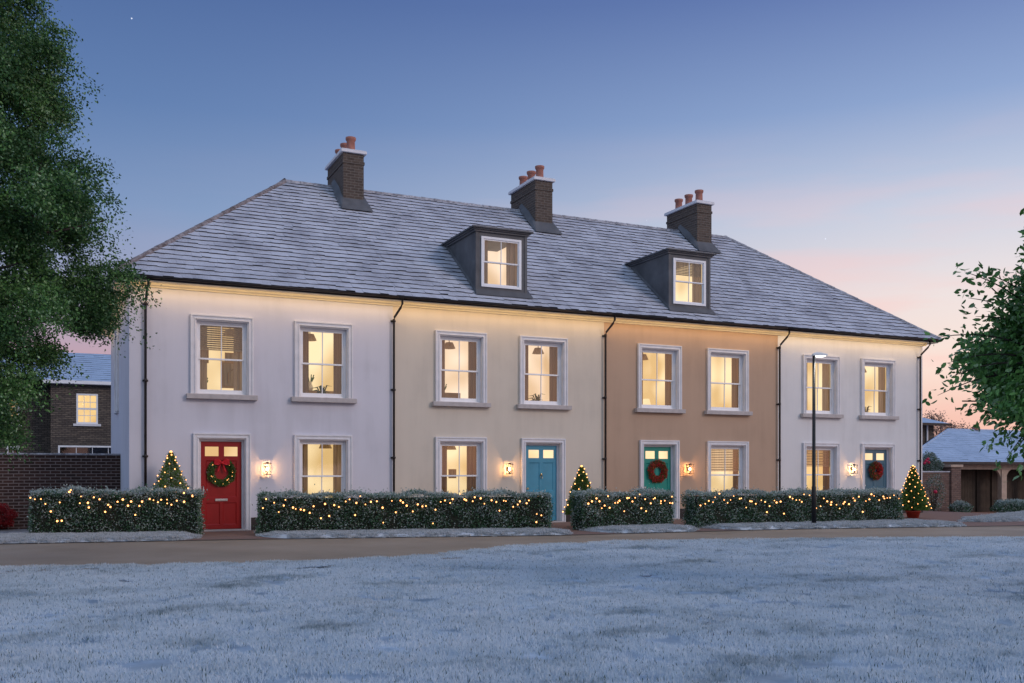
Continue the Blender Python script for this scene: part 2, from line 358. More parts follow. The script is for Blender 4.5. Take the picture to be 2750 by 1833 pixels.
def sash_window(house, x0, x1, z0, z1, i, blind=0., room='room', pale=False, deco=None, cw=.17):
    mb = MB(); surround(mb, x0, x1, z0, z1); win = mb.build('window', M['stone'], house, False, .004)
    s = MB(); s.box(x0-.09, x1+.09, -.135, .0, z0-.115, z0); s.box(x0+WB, x1-WB, 0, .17, z0-.10, z0-.002); s.build('sill', M['sill'], win, False, .008)
    a, b, t = x0+WB, x1-WB, z1-WB; mid = z0+(t-z0)*.49
    f = MB(); y0, y1 = .085, .165                         # box frame
    f.box(a, a+.055, y0, y1, z0, t); f.box(b-.055, b, y0, y1, z0, t); f.box(a+.055, b-.055, y0, y1, t-.05, t); f.box(a+.055, b-.055, y0, y1, z0, z0+.035)
    f.build('frame', M['white'], win, False, .003)
    sa = MB(); c = (a+b)/2
    for (q0, q1, ya, yb, bot) in ((mid-.02, t-.05, .10, .128, .04), (z0+.035, mid+.02, .129, .158, .085)):
        sa.box(a+.055, a+.095, ya, yb, q0, q1); sa.box(b-.095, b-.055, ya, yb, q0, q1)
        sa.box(a+.095, b-.095, ya, yb, q0, q0+bot); sa.box(a+.095, b-.095, ya, yb, q1-.04, q1)
        sa.box(c-.011, c+.011, ya+.002, yb-.002, q0+bot, q1-.04)
    sa.build('sash', M['white'], win, False, .003)
    g = MB(); g.face([(a+.09, .114, mid), (b-.09, .114, mid), (b-.09, .114, t-.08), (a+.09, .114, t-.08)]); g.face([(a+.09, .143, z0+.1), (b-.09, .143, z0+.1), (b-.09, .143, mid), (a+.09, .143, mid)])
    g.build('pane', M['glass'], win)
    cm = M['curtain_pale'] if pale else M['curtain']
    curtain(a-.02, a+.10+cw, .27, z0-.04, t+.05, cm, win, i*1.7); curtain(b-.10-cw, b+.02, .27, z0-.04, t+.05, cm, win, i*2.3)
    if blind:
        bl = MB(); z = t-.03; n = int(blind/.05)
        for k in range(n): bl.prism([(a+.03, .175, z-k*.05), (b-.03, .175, z-k*.05), (b-.03, .205, z-k*.05-.032), (a+.03, .205, z-k*.05-.032)], (0, .003, .003))
        bl.box(a+.03, b-.03, .172, .2, z-n*.05-.02, z-n*.05+.005); bl.build('blind', M['blind'], win)
    rx0, rx1, ry, rz0, rz1 = x0-.22, x1+.25, 2.0, z0-.25, z1+.12
    rm = MB(); rm.face([(rx0, ry, rz0), (rx1, ry, rz0), (rx1, ry, rz1), (rx0, ry, rz1)], 0)
    rm.face([(rx0, .19, rz0), (rx0, ry, rz0), (rx0, ry, rz1), (rx0, .19, rz1)], 1); rm.face([(rx1, .19, rz0), (rx1, ry, rz0), (rx1, ry, rz1), (rx1, .19, rz1)], 0)
    rm.face([(rx0, .19, rz0), (rx1, .19, rz0), (rx1, ry, rz0), (rx0, ry, rz0)], 1); rm.face([(rx0, .19, rz1), (rx1, .19, rz1), (rx1, ry, rz1), (rx0, ry, rz1)], 1)
    rm.build('room', [M[room], M['room_side']], win)
    rq = random.Random(i*17+int(x0*10))
    for k in range(rq.choice((1, 2))):
        fu = MB(); fx = a+.30+.62*k+rq.uniform(0, .25); fz = z0+rq.uniform(.85, 1.15); fw = rq.uniform(.10, .17); fh = rq.uniform(.12, .2)
        fu.box(fx-fw, fx+fw, ry-.03, ry-.01, fz-fh, fz+fh, 0); fu.box(fx-fw+.03, fx+fw-.03, ry-.036, ry-.0295, fz-fh+.03, fz+fh-.03, 1)
        fu.build('picture', [M['frame_wood'], M['curtain_pale']], win)
    fx = a+rq.uniform(.5, 1.0); fz = z0+rq.uniform(.1, .38); fw = rq.uniform(.25, .45)
    fu = MB(); fu.box(fx-fw, fx+fw, ry-.45, ry-.05, rz0+.01, fz, 0); fu.build('sideboard', M['frame_wood'], win)
    fu = MB(); fu.lathe((fx-fw*.5, ry-.25, fz), [(.05, 0), (.09, .08), (.04, .2), (.05, .24)], 10, 0)
    for t_ in range(7): fu.tube([(fx-fw*.5, ry-.25, fz+.15), (fx-fw*.5+.10*math.cos(t_*2.4), ry-.25+.1*math.sin(t_*2.4), fz+.36+.03*(t_ % 3))], [.006, .014], 4, 1)
    fu.build('vase_of_stems', [M['white'], M['leaf_mid']], win)
    fx = c+rq.uniform(-.1, .5)
    if rq.random() < .6: fu = MB(); fu.lathe((fx, 1.1, rz1-.42), [(.17, 0), (.10, .16), (.012, .17), (.008, .42)], 14, 0); fu.build('pendant_shade', M['curtain_pale'], win)
    if deco == 'picture':
        p = MB(); cx_ = c+.55; p.box(cx_-.30, cx_+.30, 1.94, 1.985, z0+.32, z0+1.0, 0); p.box(cx_-.24, cx_+.24, 1.925, 1.939, z0+.38, z0+.94, 1)
        p.tube([(cx_-.12, 1.915, z0+.45), (cx_-.12, 1.915, z0+.7), (cx_, 1.915, z0+.8), (cx_+.12, 1.915, z0+.7), (cx_+.12, 1.915, z0+.45)], .012, 5, 0)
        p.build('picture', [M['frame_wood'], M['curtain_pale']], win)
    if deco == 'plant':
        q = MB(); q.lathe((c+.12, .62, z0-.1), [(.05, 0), (.09, .16), (.08, .17), (.01, .17)], 10, 0)
        for k in range(16):
            an = k*2.4; rr = .05+.02*(k % 5); zt = z0+.18+.03*(k % 7)
            q.tube([(c+.12, .62, z0+.05), (c+.12+rr*math.cos(an), .62+rr*math.sin(an), zt), (c+.12+2.2*rr*math.cos(an), .62+2.2*rr*math.sin(an), zt-.02)], [.006, .02, .003], 5, 1)
        q.build('house_plant', [M['frame_wood'], M['leaf_dark']], win)
    if deco == 'lamp':
        q = MB(); q.lathe((c+.15, .9, z0-.25), [(.09, 0), (.09, .02), (.02, .05), (.015, .40)], 10, 0); q.lathe((c+.15, .9, z0+.13), [(.15, 0), (.09, .22)], 14, 1)
        q.build('table_lamp', [M['frame_wood'], M['room']], win)
    if deco == 'chair':
        q = MB(); q.box(c-.15, c+.35, .9, .94, z0-.2, z0+.32); q.box(c-.15, c-.10, .9, 1.3, z0-.2, z0+.1); q.box(c+.25, c+.8, 1.2, 1.26, z0-.2, z0+.18); q.build('furniture', M['frame_wood'], win)
    return win
def front_door(house, x0, x1, mat, style):
    mb = MB(); surround(mb, x0, x1, .0, DT, True); fr = mb.build('door_frame', M['stone'], house, False, .004)
    a, b, t = x0+WB, x1-WB, DT-WB
    f = MB(); f.box(a, a+.05, .10, .17, .02, t); f.box(b-.05, b, .10, .17, .02, t); f.box(a+.05, b-.05, .10, .17, t-.05, t); f.build('door_lining', M['stone'], fr, False, .003)
    st = MB(); st.box(a-.05, b+.05, -.16, .17, -.10, .035); st.build('door_step', M['sill'], fr, False, .01)
    a += .052; b -= .052; t -= .052; c = (a+b)/2; W_ = b-a
    holes = []; gl = []
    lw = W_*.33; gz0, gz1 = t-.34, t-.12
    for cx_ in (c-W_*.235, c+W_*.235): holes.append((cx_-lw/2, cx_+lw/2, gz0, gz1)); gl.append((cx_-lw/2, cx_+lw/2))
    if style == 'split': pans = [(a+.10, c-.045, .16, .66), (c+.045, b-.10, .16, .66)]; grooves = True
    else: pans = [(a+.10, c-.045, .16, .66), (c+.045, b-.10, .16, .66), (a+.10, c-.045, .86, gz0-.12), (c+.045, b-.10, .86, gz0-.12)]
    if style == 'split': pans = [(a+.11, b-.11, .78, gz0-.1), (a+.11, c-.03, .14, .66), (c+.03, b-.11, .14, .66)]
    d_ = MB(); wall_with_holes(d_, a, b, .045, t, .115, holes+pans, 0); d_.box(a, b, .16, .17, .045, gz0-.02)
    d_.box(a, b, .16, .17, gz1+.02, t)
    for p in pans:                     # recessed panels with sloping edges
        x0_, x1_, q0, q1 = p; e = .022; y = .132
        d_.face([(x0_+e, y, q0+e), (x1_-e, y, q0+e), (x1_-e, y, q1-e), (x0_+e, y, q1-e)])
        o4 = [(x0_, .115, q0), (x1_, .115, q0), (x1_, .115, q1), (x0_, .115, q1)]; i4 = [(x0_+e, y, q0+e), (x1_-e, y, q0+e), (x1_-e, y, q1-e), (x0_+e, y, q1-e)]
        for k in range(4): d_.face([o4[k], o4[(k+1) % 4], i4[(k+1) % 4], i4[k]])
    door = d_.build('door', M[mat], house)
    for q0, q1 in gl:
        g = MB(); g.face([(q0, .125, gz0), (q1, .125, gz0), (q1, .125, gz1), (q0, .125, gz1)], 0); g.face([(q0-.02, .157, gz0-.02), (q1+.02, .157, gz0-.02), (q1+.02, .157, gz1+.02), (q0-.02, .157, gz1+.02)], 1)
        g.build('door_light', [M['glass'], M['room']], door)
    metal = M['brass'] if style == 'brass' else M['chrome']
    l = MB(); l.box(c-.13, c+.13, .095, .114, .70, .755) if style != 'split' else l.box(c-.14, c+.14, .095, .114, .695, .75); l.box(c-.10, c+.10, .088, .0949, .712, .738); l.build('letterbox', metal, door, False, .004)
    h = MB()
    if style == 'split': h.tube([(a+.05, .113, .78), (a+.05, .065, .80), (a+.05, .065, 1.03), (a+.05, .113, 1.05)], .012, 8)
    else: h.ball((a+.055, .075, .92), .034, 0, 10, 6); h.tube([(a+.055, .114, .92), (a+.055, .08, .92)], .014, 8)
    h.build('handle', metal, door, True)
    if style == 'brass': k = MB(); k.lathe((c, .10, 1.30), [(.02, -.03), (.03, 0), (.02, .03)], 8); k.tube([(c-.03, .10, 1.28), (c-.03, .09, 1.20), (c+.03, .09, 1.20), (c+.03, .10, 1.28)], .008, 6); k.build('knocker', metal, door, True)
    return door

def slates(name, o, ud, vd, nd, ulen, vlen, clips, parent, w=.21, gauge=.228, mats=None, lmin=.024, lmax=.036):
    """one slope of slates: every slate a tilted quad with a bare lower lip; clips = [(point, normal)], the normal side is cut away"""
    o, ud, vd, nd = map(Vector, (o, ud, vd, nd)); mb = MB()
    mb.face([o-nd*.012, o+ud*ulen-nd*.012, o+ud*ulen+vd*vlen-nd*.012, o+vd*vlen-nd*.012], 1)
    r = 0; v = 0.
    while v < vlen:
        u = -random.random()*w; wav = random.random()*6
        while u < ulen:
            ww = w*random.uniform(.88, 1.12); dv = random.gauss(0, .013)+.010*math.sin(u*1.3+wav)+(random.random() < .05)*random.uniform(-.03, .03); lift = random.uniform(lmin, lmax); sk = random.gauss(0, .008)
            a = o+ud*u+vd*(v+dv); b = o+ud*(u+ww)+vd*(v+dv+sk); top = v+gauge*1.10
            c = o+ud*(u+ww)+vd*top; d_ = o+ud*u+vd*top
            mb.face([a+nd*lift, b+nd*lift, c+nd*.006, d_+nd*.006], 0)
            mb.face([a, b, b+nd*lift, a+nd*lift], 1)
            u += ww
        v += gauge; r += 1
    bm = bmesh.new()
    vs = [bm.verts.new(p) for p in mb.v]
    for f_, mi in zip(mb.f, mb.m): bm.faces.new([vs[i] for i in f_]).material_index = mi
    for pt, no in clips:
        bmesh.ops.bisect_plane(bm, geom=bm.verts[:]+bm.edges[:]+bm.faces[:], plane_co=pt, plane_no=no, clear_outer=True)
    me = bpy.data.meshes.new(name); bm.to_mesh(me); bm.free()
    for m in (mats or [M['slate_frost'], M['slate']]): me.materials.append(m)
    return link(name, me, parent)
def ridge_run(mb, a, b, r=.11, step=.42, mi=0):
    a, b = Vector(a), Vector(b); L = (b-a).length; n = max(1, round(L/step)); d_ = (b-a)/n; ax = d_.normalized(); s = ax.cross(Vector((0, 0, 1))).normalized(); up = s.cross(ax)
    for k in range(n):
        p0 = a+d_*k; p1 = a+d_*(k+1.04); r0, r1 = r*random.uniform(1.0, 1.06), r*random.uniform(.90, .96); m = len(mb.v); sg = 8
        for p, q in ((p0, r0), (p1, r1)):
            for j in range(sg+1):
                t = math.pi*(j/sg*1.3-.15); mb.v.append(tuple(p+(s*math.cos(t)+up*math.sin(t))*q-up*.05))
        for j in range(sg): mb.f.append((m+j, m+j+1, m+sg+2+j, m+sg+1+j)); mb.m.append(mi)
        mb.f.append(tuple(m+j for j in range(sg+1))); mb.m.append(mi)

# slope directions
sl_v = Vector((0, RY-EY, RZ-EZ)).normalized(); sl_len = math.hypot(RY-EY, RZ-EZ); sl_n = Vector((0, -(RZ-EZ), RY-EY)).normalized()
XL, XR = -.40, LEN+.40
hipL = Vector((RX0-XL, RY-EY, RZ-EZ)); hipR = Vector((RX1-XR, RY-EY, RZ-EZ))
LAB = ['pale lilac rendered end house with a bright red door, left end of the terrace',
       'cream rendered terraced house with a sky blue front door and a dormer window',
       'tan brown rendered terraced house with an emerald green front door and a dormer window',
       'off white rendered end house with a slate blue door, right end of terrace']
HOUSES = []
for i in range(4):
    x0, x1 = PARTY[i], PARTY[i+1]
    h = thing('terraced_house', (x0, 0, 0), LAB[i], 'house', 'terraced houses in one row under a frosted slate roof'); HOUSES.append(h)
    holes = [(a+WB, b-WB, UZ[0], UZ[1]-WB) for a, b in UP[i]]+[(LO[i][0]+WB, LO[i][1]-WB, LZ[0], LZ[1]-WB), (DR[i][0]+WB, DR[i][1]-WB, .30, DT-WB)]
    mb = MB(); wall_with_holes(mb, x0, x1, .30, 5.60, 0., holes)
    mb.face([(x1, DEP, 0), (x0, DEP, 0), (x0, DEP, 5.6), (x1, DEP, 5.6)])
    if i == 0: mb.face([(0, DEP, 0), (0, 0, 0), (0, 0, 5.6), (0, DEP, 5.6)])
    if i == 3: mb.face([(LEN, 0, 0), (LEN, DEP, 0), (LEN, DEP, 5.6), (LEN, 0, 5.6)])
    mb.face([(x0, 2.3, 5.59), (x1, 2.3, 5.59), (x1, DEP, 5.59), (x0, DEP, 5.59)])
    mb.build('wall', M[WALLS[i]], h)
    pl = MB(); dx0, dx1 = DR[i]
    pl.box(x0, dx0+.001, -.02, .0, -.1, .30); pl.box(dx1-.001, x1, -.02, .0, -.1, .30); pl.build('plinth', M['plinth'], h)
    for k, (a, b) in enumerate(UP[i]):
        kw = [[dict(blind=.62, deco='picture', pale=True), dict(deco='plant')], [dict(room='room2', deco='chair', cw=.15), dict(room='room2', deco='plant')],
              [dict(room='room', deco='lamp', cw=.12), dict(cw=.13)], [dict(pale=True, cw=.2), dict(pale=True, room='room', deco='plant')]][i][k]
        sash_window(h, a, b, UZ[0], UZ[1], i*3+k, **kw)
    kw = [dict(deco='lamp', cw=.16, pale=True), dict(deco='chair', cw=.2), dict(blind=.72, deco='plant', cw=.1), dict(blind=.55, room='room3', cw=.14)][i]
    sash_window(h, LO[i][0], LO[i][1], LZ[0], LZ[1], i*3+2, **kw)
    front_door(h, *DR[i], ['door_red', 'door_blue', 'door_green', 'door_slate'][i], ['split', 'brass', 'knob', 'knob'][i])
    # ---- roof
    cl_f, cl_b = [], []
    e0 = XL if i == 0 else x0; e1 = XR if i == 3 else x1
    for c_ in (cl_f, cl_b):
        c_.append(((e0, 0, 0), (-1, 0, 0))); c_.append(((e1, 0, 0), (1, 0, 0)))
    cl_f.append(((0, RY, 0), (0, 1, 0))); cl_b.append(((0, RY, 0), (0, -1, 0)))
    if i == 0:
        nl = hipL.cross(Vector((0, 0, 1))); nl = nl if nl.x < 0 else -nl; cl_f.append(((XL, EY, EZ), nl)); nb = Vector((nl.x, -nl.y, 0)); cl_b.append(((XL, DEP-EY, EZ), nb))
    if i == 3:
        nr = hipR.cross(Vector((0, 0, 1))); nr = nr if nr.x > 0 else -nr; cl_f.append(((XR, EY, EZ), nr)); nb = Vector((nr.x, -nr.y, 0)); cl_b.append(((XR, DEP-EY, EZ), nb))
    rf = slates('roof', (e0-.5, EY, EZ), (1, 0, 0), sl_v, sl_n, e1-e0+1, sl_len+.1, cl_f, h)
    slates('back_slope', (e1+.5, DEP-EY, EZ), (-1, 0, 0), (0, -sl_v.y, sl_v.z), (0, -sl_n.y, sl_n.z), e1-e0+1, sl_len+.1, cl_b, rf, .5, .4)
    if i in (0, 3):
        sg = -1 if i == 0 else 1; X = XL if i == 0 else XR; RXx = RX0 if i == 0 else RX1; vd = Vector((RXx-X, 0, RZ-EZ)); vl = vd.length; vd.normalize(); nn = Vector((sg*(RZ-EZ), 0, abs(RXx-X))).normalized()
        nf = (-nl if i == 0 else -nr); o = (X, DEP-EY, EZ) if i == 0 else (X, EY, EZ)
        slates('hip_slope', o, (0, sg, 0), vd, nn, DEP-2*EY, vl, [((X, EY, EZ), Vector((nf.x, nf.y, 0))), ((X, DEP-EY, EZ), Vector((nf.x, -nf.y, 0)))], rf)
    rd = MB(); ra = RX0 if i == 0 else x0; rb = RX1 if i == 3 else x1
    ridge_run(rd, (ra, RY, RZ+.01), (rb, RY, RZ+.01), .095)
    if i == 3: ridge_run(rd, (XR, EY, EZ+.03), (RX1, RY, RZ+.03), .095)
    if i == 3: ridge_run(rd, (XR, DEP-EY, EZ+.03), (RX1, RY, RZ+.03), .095)
    rd.build('ridge_tiles', M['ridge'], rf)
    if i == 0:
        hp = MB(); ridge_run(hp, (XL, EY, EZ+.03), (RX0, RY, RZ+.03), .085); ridge_run(hp, (XL, DEP-EY, EZ+.03), (RX0, RY, RZ+.03), .12); hp.build('hip_tiles', M['ridge_red'], rf)
    # ---- eaves: moulding, soffit, gutter
    ev = MB(); a, b = (e0+.06 if i == 0 else x0), (e1-.06 if i == 3 else x1)
    ev.prism([(x0 if i else -.0, 0, 5.53), (x0, -.035, 5.535), (x0, -.05, 5.565), (x0, -.10, 5.585), (x0, -.13, 5.62), (x0, 0, 5.62)], (x1-x0, 0, 0))
    ev.prism([(a, -.34, 5.62), (a, .0, 5.62), (a, .0, 5.66), (a, -.34, 5.70)], (b-a, 0, 0))
    if i == 0:
        ev.prism([(-.002, -.13, 5.53), (-.035, -.13, 5.535), (-.05, -.13, 5.565), (-.10, -.13, 5.585), (-.13, -.13, 5.62), (-.002, -.13, 5.62)], (0, DEP+.13, 0))
        ev.box(-.34, 0, .001, DEP+.3, 5.622, 5.68)
    if i == 3:
        ev.prism([(LEN+.002, -.13, 5.53), (LEN+.035, -.13, 5.535), (LEN+.05, -.13, 5.565), (LEN+.10, -.13, 5.585), (LEN+.13, -.13, 5.62), (LEN+.002, -.13, 5.62)], (0, DEP+.13, 0))
        ev.box(LEN, LEN+.34, .001, DEP+.3, 5.622, 5.68)
    ev.build('eaves_moulding', M['cream'], h)
    gt = MB(); prof = [(.055*math.cos(t), -.05*math.sin(t)) for t in np.linspace(0, math.pi, 9)]
    gy = -.405
    gt.prism([(e0-.02 if i == 0 else x0, gy+p, 5.715+q) for p, q in prof]+[(e0-.02 if i == 0 else x0, gy-.048, 5.715), (e0-.02 if i == 0 else x0, gy+.048, 5.715)], (e1-e0+(.02 if i in (0, 3) else 0), 0, 0))
    gt.box(a, b, -.352, -.341, 5.635, 5.73)
    if i in (0, 3):
        X = -.405 if i == 0 else LEN+.405
        gt.box(X-.05, X+.05, -.36, DEP+.4, 5.665, 5.715)
    gt.build('gutter', M['gutter'], h, True)
    # ---- downpipes
    xs = {0: [.334, 6.146], 1: [12.272], 2: [18.418], 3: [24.338]}[i]
    for xp in xs:
        dp = MB(); xt = xp+.13 if xp > .4 else xp+.04; pth = [(xt, -.37, 5.68), (xt, -.36, 5.55), (xt-.02, -.30, 5.46), (xp+.01, -.11, 5.24), (xp, -.085, 5.15), (xp, -.085, 0.02)]
        dp.tube(pth, .029, 10)
        for z in (5.12, 3.4, 1.7): dp.tube([(xp, -.085, z), (xp, -.085, z+.07)], .036, 10); dp.box(xp-.06, xp+.06, -.05, .0, z+.01, z+.05)
        dp.build('downpipe', M['gutter'], h, True)
    # ---- the warm strip light hidden behind the eaves board that washes the top of the wall
    al = bpy.data.lights.new('eaves_strip_light', 'AREA'); al.shape = 'RECTANGLE'; al.size = x1-x0-.05; al.size_y = .02; al.energy = 13.5*(x1-x0)/6; al.color = (1., .66, .27)
    ao = bpy.data.objects.new('eaves_strip_light', al); COL.objects.link(ao); ao.parent = h
    ao.location = ((x1-x0)/2, -.315, 5.595); ao.rotation_euler = Vector((0, -.62, .78)).to_track_quat('Z', 'X').to_euler()
    ao.rotation_euler = (R(30), 0, 0)
    if i == 0:
        al = bpy.data.lights.new('eaves_strip_light', 'AREA'); al.shape = 'RECTANGLE'; al.size = DEP-.2; al.size_y = .02; al.energy = 9; al.color = (1., .68, .30)
        ao = bpy.data.objects.new('eaves_strip_light', al); COL.objects.link(ao); ao.parent = h; ao.location = (-.315, DEP/2, 5.595); ao.rotation_euler = (R(38), 0, R(-90))
        # blind arched recess on the gable side
        ar = MB(); pth = [(-.02, 4.6, 3.0), (-.02, 4.6, 4.75)]+[(-.02, 5.25-.65*math.cos(t), 4.75+.5*math.sin(t)) for t in np.linspace(.2, math.pi-.2, 8)]+[(-.02, 5.9, 4.75), (-.02, 5.9, 3.0), (-.02, 4.6, 3.0)]
        ar.tube(pth, .055, 6); ar.build('blind_arch', M['stone'], h)
    # ---- chimneys on the party walls
    if i < 3:
        cx_ = PARTY[i+1]+.045; a, b, ya, yb, zt = cx_-.30, cx_+.30, 3.76, 5.56, 10.50
        ch = MB(); ch.box(a, b, ya, yb, 8.6, zt-.30); ch.box(a-.022, b+.022, ya-.022, yb+.022, zt-.30, zt-.22); ch.box(a, b, ya, yb, zt-.22, zt); chim = ch.build('chimney', M['brick_dark'], h)
        cp = MB(); cp.box(a-.075, b+.075, ya-.075, yb+.075, zt, zt+.075, 0); cp.box(a-.065, b+.065, ya-.065, yb+.065, zt+.075, zt+.10, 1); cp.build('chimney_cap', [M['stone'], M['snow']], chim, False, .01)
        for yy in (ya+.30, (ya+yb)/2, yb-.30):
            p = MB(); p.lathe((cx_, yy, zt+.06), [(.15, 0), (.15, .08), (.125, .10), (.118, .38), (.14, .40), (.15, .43), (.15, .48), (.11, .48), (.10, .2), (.01, .2)], 18); p.build('chimney_pot', M['terracotta'], chim, True)
        fl = MB(); q = .004
        F0 = [(a-.13, 3.46), (b+.20, 3.46)]
        def rp(x, y, n_=.05): return (x, y-.03, roof_z(y)+n_)
        lf, rf_ = rp(a-.13, 3.48), rp(b+.20, 3.48); tl, tr = (a-.006, ya-.006, 9.20), (b+.006, ya-.006, 9.20)
        fl.face([lf, rf_, tr, tl])
        fl.face([tl, lf, rp(a-.15, 4.2, .05), (a-.10, RY, RZ+.12), (a-.006, RY, RZ+.26), (a-.006, 4.2, 9.62)])
        fl.face([tr, (b+.006, 4.2, 9.62), (b+.006, RY, RZ+.26), (b+.10, RY, RZ+.12), rp(b+.15, 4.2, .05), rf_])
        fl.build('flashing', M['lead'], chim)
    # ---- dormers on the two middle houses
    if i in (1, 2):
        dx = {1: (8.40, 9.88), 2: (14.42, 15.88)}[i]; a, b = dx; zt = 7.70; yf = .0; zb = roof_z(0)+.0
        wx0, wx1 = a+.16, b-.18; wz0, wz1 = 6.22, 7.54
        dm = MB(); wall_with_holes(dm, a, b, zb-.05, zt, yf, [(wx0, wx1, wz0, wz1)])
        for X in (a, b): dm.face([(X, yf, zb-.05), (X, yf, zt), (X, 2.25, zt), (X, 2.25, roof_z(2.25)-.1)])
        dm.box(a-.005, a+.07, -.02, -.002, zb, zt)
        dm.box(b-.07, b+.005, -.02, -.002, zb, zt)
        # skirt of lead dressed over the slates
        dm.face([(a-.03, -.12, roof_z(-.12)+.05), (b+.16, -.12, roof_z(-.12)+.05), (b+.0, -.006, zb+.13), (a, -.006, zb+.13)])
        dm.face([(b+.16, -.12, roof_z(-.12)+.05), (b+.16, 2.0, roof_z(2.0)+.05), (b+.004, 2.0, roof_z(2.0)+.12), (b+.004, -.006, zb+.13)])
        dm.face([(a-.03, -.12, roof_z(-.12)+.05), (a-.05, 2.1, roof_z(2.1)+.05), (a-.004, 2.1, roof_z(2.1)+.12), (a-.004, -.006, zb+.13)])
        dor = dm.build('dormer', M['lead'], h)
        cn_ = MB()
        for k, (o_, q0, q1) in enumerate(((.05, zt-.06, zt-.0), (.09, zt, zt+.035), (.14, zt+.035, zt+.075))): cn_.box(a-o_, b+o_, yf-o_, 2.36+k*.05, q0 if k else zt-.05, q1)
        cn_.build('dormer_roof', M['lead'], dor, False, .006)
        sn = MB(); sn.box(a-.10, b+.10, yf-.10, 2.40, zt+.075, zt+.09); sn.build('roof_frost', M['slate_frost'], dor)
        fr_ = MB(); y0, y1 = -.035, .07
        fr_.box(wx0-.01, wx0+.06, y0, y1, wz0, wz1); fr_.box(wx1-.06, wx1+.01, y0, y1, wz0, wz1); fr_.box(wx0+.06, wx1-.06, y0, y1, wz1-.06, wz1); fr_.box(wx0+.06, wx1-.06, y0, y1, wz0, wz0+.06)
        c = (wx0+wx1)/2; mz = (wz0+wz1)/2
        for q0, q1, ya, yb in ((mz-.015, wz1-.06, -.01, .018), (wz0+.06, mz+.015, .0185, .046)):
            fr_.box(wx0+.06, wx0+.09, ya, yb, q0, q1); fr_.box(wx1-.09, wx1-.06, ya, yb, q0, q1); fr_.box(wx0+.09, wx1-.09, ya, yb, q0, q0+.035); fr_.box(wx0+.09, wx1-.09, ya, yb, q1-.035, q1); fr_.box(c-.01, c+.01, ya+.002, yb-.002, q0+.035, q1-.035)
        fr_.build('dormer_window_frame', M['white'], dor, False, .003)
        gg = MB(); gg.face([(wx0+.08, .004, mz), (wx1-.08, .004, mz), (wx1-.08, .004, wz1-.09), (wx0+.08, .004, wz1-.09)]); gg.face([(wx0+.08, .032, wz0+.09), (wx1-.08, .032, wz0+.09), (wx1-.08, .032, mz), (wx0+.08, .032, mz)]); gg.build('dormer_pane', M['glass'], dor)
        curtain(wx0+.02, wx0+(.24 if i == 1 else .16), .14, wz0, wz1, M['curtain_pale'], dor, 1.); curtain(wx1-.36, wx1-.02, .14, wz0, wz1, M['curtain_pale'], dor, 2.)
        if i == 2:
            bl = MB()
            for k in range(9): bl.prism([(wx0+.07, .075, wz1-.07-k*.045), (wx1-.07, .075, wz1-.07-k*.045), (wx1-.07, .10, wz1-.098-k*.045), (wx0+.07, .10, wz1-.098-k*.045)], (0, .003, .003))
            bl.build('dormer_blind', M['blind'], dor)
        rm = MB(); e = .012; rm.face([(a+e, 1.9, 6.0), (b-e, 1.9, 6.0), (b-e, 1.9, zt-e), (a+e, 1.9, zt-e)], 0); rm.face([(a+e, .1, 6.), (a+e, 1.9, 6.), (a+e, 1.9, zt-e), (a+e, .1, zt-e)], 1); rm.face([(b-e, .1, 6.), (b-e, 1.9, 6.), (b-e, 1.9, zt-e), (b-e, .1, zt-e)], 0)
        rm.face([(a+e, .1, 6.), (b-e, .1, 6.), (b-e, 1.9, 6.), (a+e, 1.9, 6.)], 1); rm.face([(a+e, .1, zt-e), (b-e, .1, zt-e), (b-e, 1.9, zt-e), (a+e, 1.9, zt-e)], 1)
        rm.build('dormer_room', [M['room2'] if i == 1 else M['room'], M['room_side']], dor)
        # opening in the slates for the dormer: cut the slope where the dormer stands
        bm = bmesh.new(); bm.from_mesh(rf.data); ox = ORIG[h].x
        for pt, no in (((a-ox, 0, 0), (1, 0, 0)), ((b-ox, 0, 0), (1, 0, 0)), ((0, 2.2, 0), (0, 1, 0)), ((0, .0, 0), (0, 1, 0))):
            bmesh.ops.bisect_plane(bm, geom=bm.verts[:]+bm.edges[:]+bm.faces[:], plane_co=pt, plane_no=no)
        kill = [f_ for f_ in bm.faces if a-ox < f_.calc_center_median().x < b-ox and .0 < f_.calc_center_median().y < 2.2]
        bmesh.ops.delete(bm, geom=kill, context='FACES'); bm.to_mesh(rf.data); bm.free()

